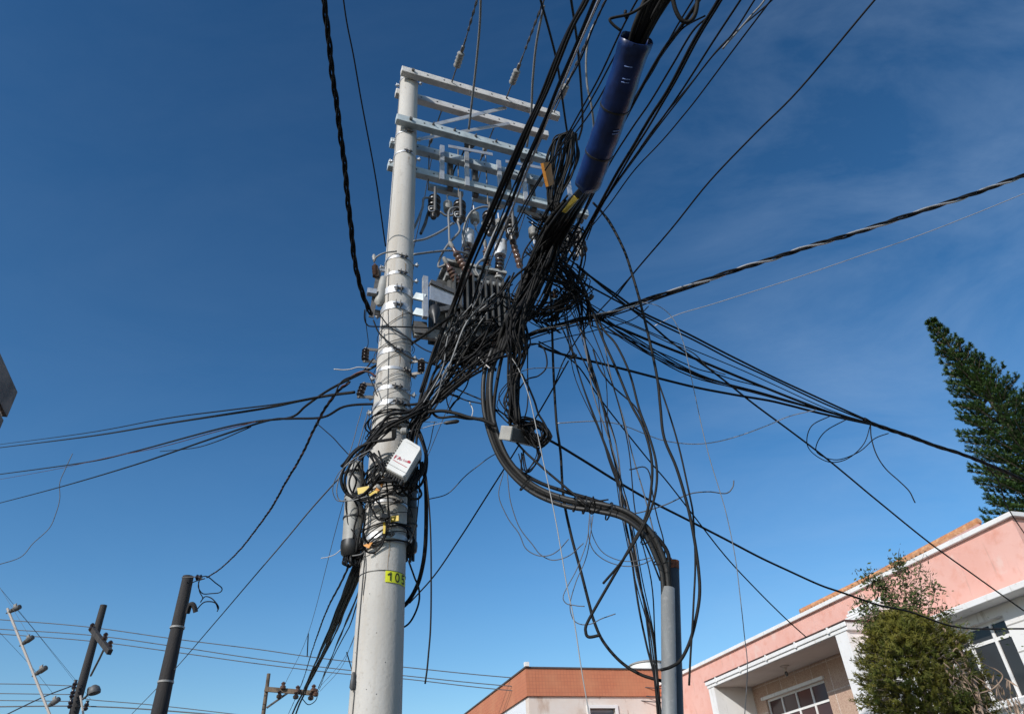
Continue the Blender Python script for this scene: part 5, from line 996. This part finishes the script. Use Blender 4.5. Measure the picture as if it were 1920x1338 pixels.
LOOP=[
 ([(800,745,5.2),(769,771),(730,779),(708,808),(689,829),(661,851),(643,880),(640,905),(652,926),(674,930),(697,912),(712,890,5.05)],6,'blk'),
 ([(795,755,5.2),(760,785),(722,800),(695,830),(668,855),(650,885),(648,912),(660,932),(690,940),(720,930),(745,915,5.1)],5,'blk2'),
 ([(790,770,5.2),(745,795),(705,830),(672,868),(655,900),(662,925),(684,935),(705,925,5.1)],3.6,'blk'),
 ([(700,840,5.1),(650,870),(632,910),(636,935),(656,938),(690,930,5.15)],2,'gry'),
 ([(690,850,5.1),(640,880),(624,915),(632,938),(655,938),(680,925,5.15)],1.6,'cu'),
 ([(740,822,5.1),(700,828),(672,840),(655,856),(640,874,5.3)],6,'blk'),
 ([(738,800,5.15),(690,835),(680,880),(690,930),(700,960),(712,975),(730,968,5.2)],3.6,'blk'),
 ([(722,880,5.1),(700,900),(700,930),(715,950),(724,985),(716,1012),(700,1022),(686,1012),(680,990,5.2)],3.6,'blk2'),
 ([(724,900,5.15),(728,950),(726,990),(714,1025),(698,1036),(684,1030),(676,1010,5.2)],3.6,'blk'),
 ([(728,940,5.2),(730,985),(720,1010),(706,1022),(690,1018),(680,1003,5.22)],2.4,'blk2'),
 ([(755,895,5.1),(775,905),(790,890),(797,865),(795,840),(785,815,5.15)],5,'blk'),
 ([(760,905,5.15),(782,915),(797,890),(800,855),(792,820),(780,795,5.2)],5,'blk'),
 ([(770,890,5.2),(790,925),(776,935),(760,925),(745,900,5.15)],4.5,'blk2'),
 ([(745,925,5.2),(765,915),(782,898),(788,872),(778,850,5.2)],4,'blk2'),
 ([(735,905,5.1),(745,925),(762,928),(780,910),(786,880,5.2)],3.4,'blk'),
 ([(655,880,5.3),(668,900),(662,930),(672,955),(665,985),(662,1010,5.35)],4,'blk'),
 ([(672,870,5.25),(680,905),(676,940),(680,970),(674,1000),(668,1035,5.35)],5,'blk2'),
 ([(690,880,5.2),(684,915),(676,935),(684,965),(680,1000),(678,1040),(672,1060,5.4)],4,'blk'),
 ([(648,935,5.35),(650,960),(654,985),(664,1000),(672,1030,5.35)],3,'blk'),
 ([(645,1035,5.4),(660,1042),(676,1038),(686,1030,5.3)],2.4,'gry'),
 ([(602,1046,5.4),(625,1040),(650,1020),(664,1000,5.35)],1.6,'lgt'),
 ([(776,1010,5.5),(772,1035),(765,1045,5.55)],6,'blk'),
]
for i,(P_,w_,m_) in enumerate(LOOP): wire('cable_loop',P_,w_,m_,'cable looped round the pole, closures and white box','cable','cable loops round the white box and closures',jit=.002,seed=i+300)
strands(13,[(795,775,5.2),(775,800,5.2),(770,840,5.25),(776,880,5.25),(765,915,5.2)],[16,18,18,14,14],(2.6,5),mx2,'cable_loop','cable bunched behind the white box on the right of the pole','cables bunched behind the white box',31,dz=.06)
strands(8,[(800,760,5.2),(760,782,5.15),(722,800,5.15),(695,830,5.2),(672,858,5.3)],[14,9,8,8,8],(2.6,4.6),mx2,'cable_loop','cable crossing the pole face above the white box','cables crossing above the white box',32,dz=.03)
strands(8,[(700,850,5.15),(712,875,5.12),(700,905,5.12),(725,900,5.08),(745,905,5.1)],[12,12,12,14,14],(2.2,4),mx2,'cable_loop','cable knotted under the left side of the white box','cables knotted under the white box',33,dz=.05)
strands(6,[(655,1040,5.4),(650,1052,5.4),(662,1060,5.42),(672,1050,5.42)],[8,8,8,6],(2,3.5),mx2,'cable_loop','cable tail curling under the left closure','cable tails under the left closure',34,dz=.04)
# grey junction box in open sky
jb=thing('junction_box',PY(978,816,5.2),'small grey junction box with cables on top, hanging in open sky right of the riser','junction box')
a=PY(951,812,5.08); c=PY(1001,825,5.33); d=(c-a); l=d.length; d.normalize(); up=(yw-d*yw.dot(d)).normalized(); sd_=d.cross(up)
b=MB(); b.box((a+c)/2,(d,sd_,up),(l/2,.06,.055)); b.build('box_body',M['plgd'],jb,bevel=.01)
b=MB(); b.box(a-d*.012,(d,sd_,up),(.012,.064,.059)); b.build('end_plate',M['plg'],jb,bevel=.008)
b=MB(); b.box((a+c)/2+up*.07,(d,sd_,up),(l*.3,.035,.018)); b.build('top_clamp',M['plb'],jb,bevel=.005)
for k in range(4):
    e=(a+c)/2+d*(l*(.1+.1*k))+up*.07; b=MB(); b.tube([e,e+up*.05+d*.03],.012,8); b.build('gland',M['plb'],jb,smooth=True)
strands(12,[(968,795,5.15),(990,790,5.15),(1012,800,5.2),(1026,815,5.2),(1005,835,5.2),(985,805,5.15)],[18,18,14,12,12,16],(2,3.6),mx2,'cable_loop','thin cable curled over the grey junction box','cables curled over the junction box',35,dz=.08)
strands(5,[(1000,825,5.2),(1012,850,5.2),(1000,875,5.2),(985,882,5.2),(978,850,5.2)],[8,8,8,8,6],(2,3),['blk'],'cable_loop','thin cable hanging under the grey junction box','cables hanging under the junction box',36,dz=.05)

# ---------------------------------------------------------------- other poles
def vpole(top,Y,rt,rb,m,label,name='utility_pole'):
    p=PY(top[0],top[1],Y); t=thing(name,Vector((p.x,p.y,0)),label,'utility pole')
    b=MB(); b.tube([Vector((p.x,p.y,0)),Vector((p.x,p.y,p.z*.5)),p],[rb,(rt+rb)/2,rt],14); b.build('shaft',M[m],t,smooth=True); return t,p
t,p=vpole((353,1080),14,.105,.20,'wood','leaning looking dark pole with a ragged cable end, second pole to the left')
for y in (1178,1280):
    q=PY(353-.21*(y-1080),y,14); b=MB(); b.lathe((p.x,p.y,q.z),Z,[(0,.13+.04*(p.z-q.z)/6),(.035,.13+.04*(p.z-q.z)/6)],16); b.build('pale_band',M['poly'],t,smooth=True)
b=MB(); b.tube([PY(341,1082,13.8),PY(378,1080,13.8)],.012,6); b.build('through_bolt',M['steeld'],t)
b=MB(); q=PY(373,1082,13.8); b.lathe(q,xw,[(-.06,.03),(-.04,.06),(0,.04),(.04,.06),(.06,.03)],12); b.build('insulator',M['cerd'],t,smooth=True)
b=MB(); b.tube(cat([PY(352,1148,13.8),PY(357,1133,13.7),PY(363,1134,13.7),PY(367,1147,13.75)]),.045,8); b.build('hook',M['wood'],t,smooth=True)
for P_,w_,l_ in (([(373,1082,13.8),(388,1080),(404,1092),(416,1102),(412,1110),(396,1112),(380,1112),(372,1100),(374,1086,13.8)],2,'wire loop hanging from the top of the dark pole with the ragged end'),
      ([(372,1090,13.8),(374,1108),(380,1120),(376,1128),(384,1118),(395,1120),(404,1128),(410,1138),(407,1146,13.8)],2,'wire end curling down from the dark pole with the ragged end'),
      ([(366,1146,13.8),(380,1130),(392,1127),(404,1130),(409,1142,13.8)],2.2,'second wire end arching from the hook of the dark pole'),
      ([(356,1096,13.9),(364,1090),(384,1084,13.7)],2,'short wire at the very top of the dark pole')):
    wire('wire_end',P_,w_,'blk',l_,'wire')
for x,y in ((386,1119),(407,1146),(377,1126)):
    pass
t,p=vpole((194.5,1134),22,.10,.19,'wood','dark pole with a short crossarm, a lamp and line racks, third pole to the left')
a=PY(171,1176,21.6); c=PY(206,1222,20.6); b=MB(); d=(c-a).normalized(); b.box((a+c)/2,(d,d.cross(Z).normalized(),d.cross(Z).normalized().cross(d)),((c-a).length/2,.06,.07)); b.build('crossarm',M['wood'],t)
b=MB(); b.tube([PY(196,1214,20.9),PY(186,1235,21.2),PY(170,1266,21.7)],.03,6); b.build('brace',M['steeld'],t)
for x,y,Y in ((197,1194,21),(206,1209,20.8),(172,1176,21.5)):
    q=PY(x,y,Y); b=MB(); b.lathe(q-Z*.12,Z,[(0,.03),(.04,.07),(.1,.08),(.14,.05),(.2,.07),(.25,.03)],12); b.build('insulator',M['cerd'],t,smooth=True)
for x,y in ((140,1283),(136,1299),(132,1318),(162,1322)):
    q=PY(x,y,21.7); b=MB(); b.lathe(q-Z*.13,Z,[(0,.03),(.05,.07),(.1,.04),(.15,.07),(.2,.04),(.26,.05)],12); b.build('line_rack',M['cerd'],t,smooth=True)
lm=thing('street_lamp',PY(160,1306,21.5),'small street lamp on a short arm at the dark pole with a crossarm','street lamp')
b=MB(); b.tube(cat([PY(155,1310,21.8),PY(164,1302,21.3),PY(166,1290,21),PY(172,1288,20.8)]),.03,8); b.build('lamp_arm',M['steeld'],lm,smooth=True)
q=PY(174,1293,20.8); b=MB(); b.lathe(q+Z*.12,-Z*.85+xw*.3,[(0,.06),(.06,.13),(.16,.16),(.22,.15),(.24,.05)],16); b.build('lamp_head',M['plgd'],lm,smooth=True)
t,p=vpole((504,1262),26,.06,.10,'woodl','thin brown wooden pole with a crossarm and insulators, beside the main pole')
a=PY(497,1291,25.9); c=PY(593,1299,25.9); b=MB(); d=(c-a).normalized(); b.box((a+c)/2,(d,d.cross(Z).normalized(),d.cross(Z).normalized().cross(d)),((c-a).length/2,.05,.075)); b.build('crossarm',M['woodl'],t)
b=MB(); b.tube([PY(541,1297,25.9),PY(500,1326,25.9)],.035,6); b.build('brace',M['steeld'],t)
for x,y in ((531,1285),(524,1302),(558,1292),(555,1303),(588,1290),(583,1305),(592,1298)):
    q=PY(x,y,25.8); b=MB(); b.lathe(q-Z*.12,Z,[(0,.03),(.03,.09),(.1,.1),(.15,.05),(.2,.08),(.25,.03)],12); b.build('insulator',M['cerb' if y<1300 else 'cerd'],t,smooth=True)
# electric fence rod on the boundary wall
fa=PY(14,1140,5.0); fb=PY(93,1338,5.0); dd=(fb-fa).normalized(); fe=fb+dd*.55
bw=MB(); bw.box(Vector((fe.x,fe.y,fe.z/2))-BD*.0,(AD,BD,Z),(1.2,.10,fe.z/2)); tag(bw.build('boundary_wall',m_stain),'cream boundary wall under the electric fence rod, below the left edge','wall')
fp=thing('fence_post',fe,'slim pale leaning electric fence rod with four side insulators, bottom left corner','fence post')
MB().tube([fe,fa],.0085,8).build('rod',M['fpost'],fp,smooth=True)
for (x0,y0),(x1,y1) in (((18,1146),(37,1137)),((43,1206),(61,1194)),((67,1263),(86,1251)),((92,1322),(110,1310))):
    a=PY(x0,y0,5.0); c=PY(x1,y1,4.97); d=(c-a); l=d.length; d.normalize(); b=MB(); b.lathe(a,d,[(0,.010),(.01,.014),(l*.35,.015),(l*.37,.010),(l*.45,.010),(l*.47,.018),(l,.017),(l+.006,.008)],12); o=b.build('insulator',M['plgd'],fp,smooth=True)
    b=MB(); e=a+d*l*.55; b.box(e+yw*.022,(d,yw,zcw),(.012,.014,.006)); b.build('wire_clip',M['lgt'],o)
    b=MB(); b.tube([a-d*.03,a],.005,6); b.build('stud',M['steeld'],o)
t2=MB().tube([PY(151,1303,5.3),PY(158,1350,5.3),PY(160,1372,5.3)],.007,6); tag(t2.build('fence_rod',M['fpost'],smooth=True),'tip of a second pale fence rod in front of the dark pole','fence post')
for P_,l_ in (([(-10,1085,5),(25,1142),(60,1200,4.9)],'first'),([(-10,1090,6),(40,1150),(140,1272),(170,1310,9)],'second'),([(30,1140,5),(80,1200),(142,1280,9)],'third'),([(-10,1175,6),(60,1250),(100,1300,8)],'fourth')):
    wire('fence_wire',P_,.5,'cu','hair thin electric fence wire in the lower left corner, '+l_+' from the top','wire','electric fence wires')
# ---------------------------------------------------------------- vegetation
def leafmat(name,c1,c2,c3,tr=.15,sc=1.5):
    m=mat(name,c1,.6,noise=[(sc,c2,.42,.6),(sc*4,c3,.55,.72)],spec_=.3); b=m.node_tree.nodes['Principled BSDF']
    t=m.node_tree; bs=t.nodes.new('ShaderNodeBsdfTranslucent'); mixs=t.nodes.new('ShaderNodeMixShader'); mixs.inputs[0].default_value=tr
    src=b.inputs['Base Color'].links[0].from_socket; t.links.new(src,bs.inputs['Color']); out=t.nodes['Material Output']
    t.links.new(b.outputs[0],mixs.inputs[1]); t.links.new(bs.outputs[0],mixs.inputs[2]); t.links.new(mixs.outputs[0],out.inputs['Surface']); return m
m_con=leafmat('conifer_needles',(.04,.082,.02),(.062,.115,.022),(.11,.14,.04),sc=.9,tr=.25)
m_bush=leafmat('bush_sprigs',(.20,.185,.03),(.105,.135,.026),(.28,.22,.05),sc=2.2,tr=.38)
m_vine=leafmat('climber_leaves',(.13,.155,.055),(.08,.11,.035),(.24,.18,.10),sc=5,tr=.35)
m_bark=mat('bark',(.16,.13,.10),.9,noise=[(8,(.09,.07,.055),.45,.65)])
m_twig=mat('pale_twigs',(.36,.26,.19),.85,noise=[(8,(.22,.15,.11),.45,.65)])
def needles(b,p,q,r,n,rn_,ln):
    d=(q-p); L_=d.length; d.normalize(); u=d.orthogonal().normalized(); w=d.cross(u)
    for i in range(n):
        t=rn_.random(); a=rn_.uniform(0,6.28); o=(u*math.cos(a)+w*math.sin(a)); c=p+d*(L_*t); e=c+(o*r+d*ln*.75)*rn_.uniform(.75,1.15); s=d.cross(o)*rn_.uniform(.006,.013)
        k=len(b.v); b.v+=[c-s,c+s,e+s*.5,e-s*.5]; b.f.append([k,k+1,k+2,k+3])
rn_=random.Random(4)
apex=PY(1746,604,21); CB=Vector((apex.x+3.6,apex.y+.4,0)); CTOP=apex
con=thing('conifer',CB,'tall dark green conical conifer with upswept branches behind the pink house','tree')
b=MB(); b.tube([CB.lerp(CTOP,k/10) for k in range(11)],[.30-.028*k for k in range(11)],10); b.build('trunk',m_bark,con,smooth=True)
b=MB(); bl=MB(); H_=CTOP.z
z=H_-.1; i=0
while z>H_-13.0:
    f=(H_-z); Rr=.10+.295*f if f<9 else 2.755+.10*(f-9); c=CB.lerp(CTOP,z/H_); nb_=int(5+f*1.0); nb_=min(nb_,11)
    for k in range(nb_):
        a=2*math.pi*(k+rn_.random()*.6)/nb_+i*.9; out=Vector((math.cos(a),math.sin(a),0)); L_=Rr*rn_.uniform(.86,1.1); tip=c+out*L_+Z*(.10+L_*.16)
        mid=c+out*L_*.55-Z*(.02*L_); bl.tube([c,mid,tip],[.03,.02,.01],5,cap=False)
        ns=max(2,int(L_/.17))
        for s_ in range(ns):
            t=(s_+.6)/ns; base=c.lerp(mid,t/.55) if t<.55 else mid.lerp(tip,(t-.55)/.45)
            if t<.25 and f>3: continue
            for sgn in (-1,0,1):
                side=Vector((-out.y,out.x,0))*sgn; l2=(.24+.25*(1-t))*min(1,.5+f*.12)
                e=base+(side*.85+out*.45+Z*(.75 if sgn else 1.0)).normalized()*l2*rn_.uniform(.8,1.15)
                needles(b,base,e,.065,52,rn_,.055)
        needles(b,c.lerp(mid,.7),tip,.055,44,rn_,.06)
    z-=.27+.014*f; i+=1
b.build('crown',m_con,con); bl.build('branches',m_bark,con)
# bush in front of the pink house
bc=PY(1712,1245,10.4); BC=Vector((bc.x,bc.y,bc.z)); 
bush=thing('evergreen_shrub',Vector((bc.x,bc.y,0)),'dense yellow green feathery shrub in front of the pink house','shrub')
b=MB(); b.tube([Vector((bc.x,bc.y,0)),Vector((bc.x,bc.y,2.2)),BC],[.09,.07,.03],8); b.build('trunk',m_bark,bush,smooth=True)
b=MB(); bl=MB(); rn_=random.Random(9); topz=PY(1705,1158,10.4).z; RX=112*dep(BC)/FPX; zcn=PY(1712,1285,10.4).z; hz=topz-zcn
for i in range(3000):
    a=rn_.uniform(0,6.28); zz=zcn+hz*(1-2.0*rn_.random()**.9) if rn_.random()<.9 else zcn+hz*rn_.uniform(.5,1); q_=(zz-zcn)/hz; prof=max(0,1-abs(q_)**(1.7 if q_>0 else 2.6))**.62
    lump=1+.10*math.sin(a*3+zz*2.6)+.10*math.sin(a*5-zz*5.3)+.06*math.sin(a*9+zz*11); rr=RX*prof*lump*rn_.uniform(.06,1.0)**.4
    p=Vector((BC.x+math.cos(a)*rr*.9,BC.y+math.sin(a)*rr*.9,zz)); out=Vector((math.cos(a),math.sin(a),.3*q_)); q=p+(out*.7+Z*rn_.uniform(-.1,.8)+Vector((rn_.gauss(0,.35),rn_.gauss(0,.35),0))).normalized()*rn_.uniform(.08,.18)
    bl.tube([p-out*.12,p,q],[.004,.003,.0015],3,cap=False)
    d=(q-p); L_=d.length
    for j in range(26):
        t=rn_.random(); c=p+d*t; an=rn_.uniform(0,6.28); u=d.normalized().orthogonal(); w=d.normalized().cross(u); o=(u*math.cos(an)+w*math.sin(an)+d.normalized()*.9).normalized(); e=c+o*rn_.uniform(.03,.062); s=o.cross(d).normalized()*rn_.uniform(.0035,.007)
        k=len(b.v); b.v+=[c-s,c+s,e+s*.6,e-s*.6]; b.f.append([k,k+1,k+2,k+3])
b.build('crown',m_bush,bush); bl.build('branches',m_bark,bush)
# leafy climber rising over the top of the bush
cl=thing('climbing_plant',PY(1690,1150,10.7),'wispy climber with small leaves and bare pinkish twigs above the shrub','climber')
stems=[[(1700,1240,10.5),(1690,1180),(1672,1130),(1640,1095),(1625,1080)],[(1705,1230,10.5),(1700,1160),(1695,1100),(1688,1070),(1684,1050)],[(1712,1230,10.6),(1720,1160),(1728,1110),(1722,1075),(1728,1062)],
 [(1690,1200,10.4),(1660,1160),(1630,1140),(1612,1128)],[(1720,1220,10.6),(1745,1170),(1762,1150),(1765,1140)],[(1715,1200,10.6),(1740,1150),(1750,1120),(1748,1098),(1738,1092)],[(1700,1190,10.5),(1680,1140),(1660,1105),(1655,1090)],
 [(1695,1210,10.4),(1665,1190),(1640,1175),(1618,1170)],[(1740,1240,10.6),(1778,1215),(1800,1190),(1815,1185)],[(1690,1185,10.4),(1702,1150),(1715,1130),(1710,1105)],[(1735,1235,10.6),(1760,1185),(1775,1160),(1772,1150)]]
bl=MB(); b=MB(); rn_=random.Random(12)
for si,st in enumerate(stems):
    st[-1]=(st[-1][0],st[-1][1],10.6); Q=cat(wp(st),8); bl.tube(Q,[.014*(1-.8*i/len(Q)) for i in range(len(Q))],5)
    for i,p in enumerate(Q):
        if i<3: continue
        dens=22 if si in (0,1,3,6,7,9) else 7
        if rn_.random()<.5:
            tw=p+Vector((rn_.gauss(0,.12),rn_.gauss(0,.12),rn_.gauss(.04,.1))); bl.tube([p,(p+tw)/2+Z*.02,tw],[.005,.004,.002],4,cap=False)
        for j in range(dens):
            c=p+Vector((rn_.gauss(0,.07),rn_.gauss(0,.07),rn_.gauss(0,.07))); u=Vector((rn_.gauss(0,1),rn_.gauss(0,1),rn_.gauss(0,1))).normalized(); w=u.orthogonal().normalized(); l=rn_.uniform(.035,.075)
            k=len(b.v); b.v+=[c,c+u*l*.5+w*l*.32,c+u*l,c+u*l*.5-w*l*.32]; b.f.append([k,k+1,k+2,k+3])
bl.build('stems',m_twig,cl); b.build('foliage',m_vine,cl)
# small leaning trunk with dry bark and hanging dead leaves right of the bush
dt=thing('dry_tree',PY(1800,1300,9.8),'thin crooked tree with dry hanging leaves in front of the white window','tree')
bl=MB()
for P_ in ([(1850,1420,9.8),(1842,1360),(1832,1300),(1815,1250),(1795,1205),(1775,1185),(1765,1172,10.1)],[(1815,1250,9.9),(1802,1222),(1792,1215),(1782,1230,9.9)],[(1832,1300,9.8),(1862,1290),(1880,1268),(1868,1255),(1852,1248),(1838,1240,9.8)]):
    Q=cat(wp(P_),5); bl.tube(Q,[.045*(1-.75*i/len(Q)) if len(P_)>6 else .008 for i in range(len(Q))],7)
bl.build('trunk',m_twig,dt,smooth=True)
b=MB(); g=MB()
for cx_,cy_,n_ in ((1800,1270,26),(1785,1290,26),(1875,1290,20),(1900,1315,26),(1830,1320,20),(1782,1260,14),(1840,1290,10)):
    for j in range(n_):
        c=PY(cx_+rn_.gauss(0,9),cy_+rn_.gauss(0,12),9.8+rn_.uniform(-.2,.2)); l=rn_.uniform(.08,.26); dn=(-Z+Vector((rn_.gauss(0,.45),rn_.gauss(0,.4),rn_.gauss(0,.3)))).normalized(); w=dn.cross(Vector((rn_.gauss(0,1),rn_.gauss(0,1),.1))).normalized()*rn_.uniform(.006,.018)
        k=len(b.v); b.v+=[c-w*.4,c+w*.4,c+dn*l*.6+w,c+dn*l,c+dn*l*.6-w]; b.f.append([k,k+1,k+2,k+3,k+4])
b.build('dry_leaves',m_twig,dt)
for cx_,cy_,n_ in ((1790,1290,160),(1815,1320,160),(1800,1325,140),(1770,1300,140),(1840,1325,60),(1890,1325,40),(1812,1188,26),(1795,1200,20),(1890,1190,16)):
    for j in range(n_):
        c=PY(cx_+rn_.gauss(0,13),cy_+rn_.gauss(0,12),10.0+rn_.uniform(-.25,.25)); u=Vector((rn_.gauss(0,1),rn_.gauss(0,1),rn_.gauss(0,1))).normalized(); w=u.orthogonal().normalized(); l=rn_.uniform(.03,.06)
        k=len(g.v); g.v+=[c,c+u*l*.5+w*l*.35,c+u*l,c+u*l*.5-w*l*.35]; g.f.append([k,k+1,k+2,k+3])
g.build('green_leaves',m_vine,dt)
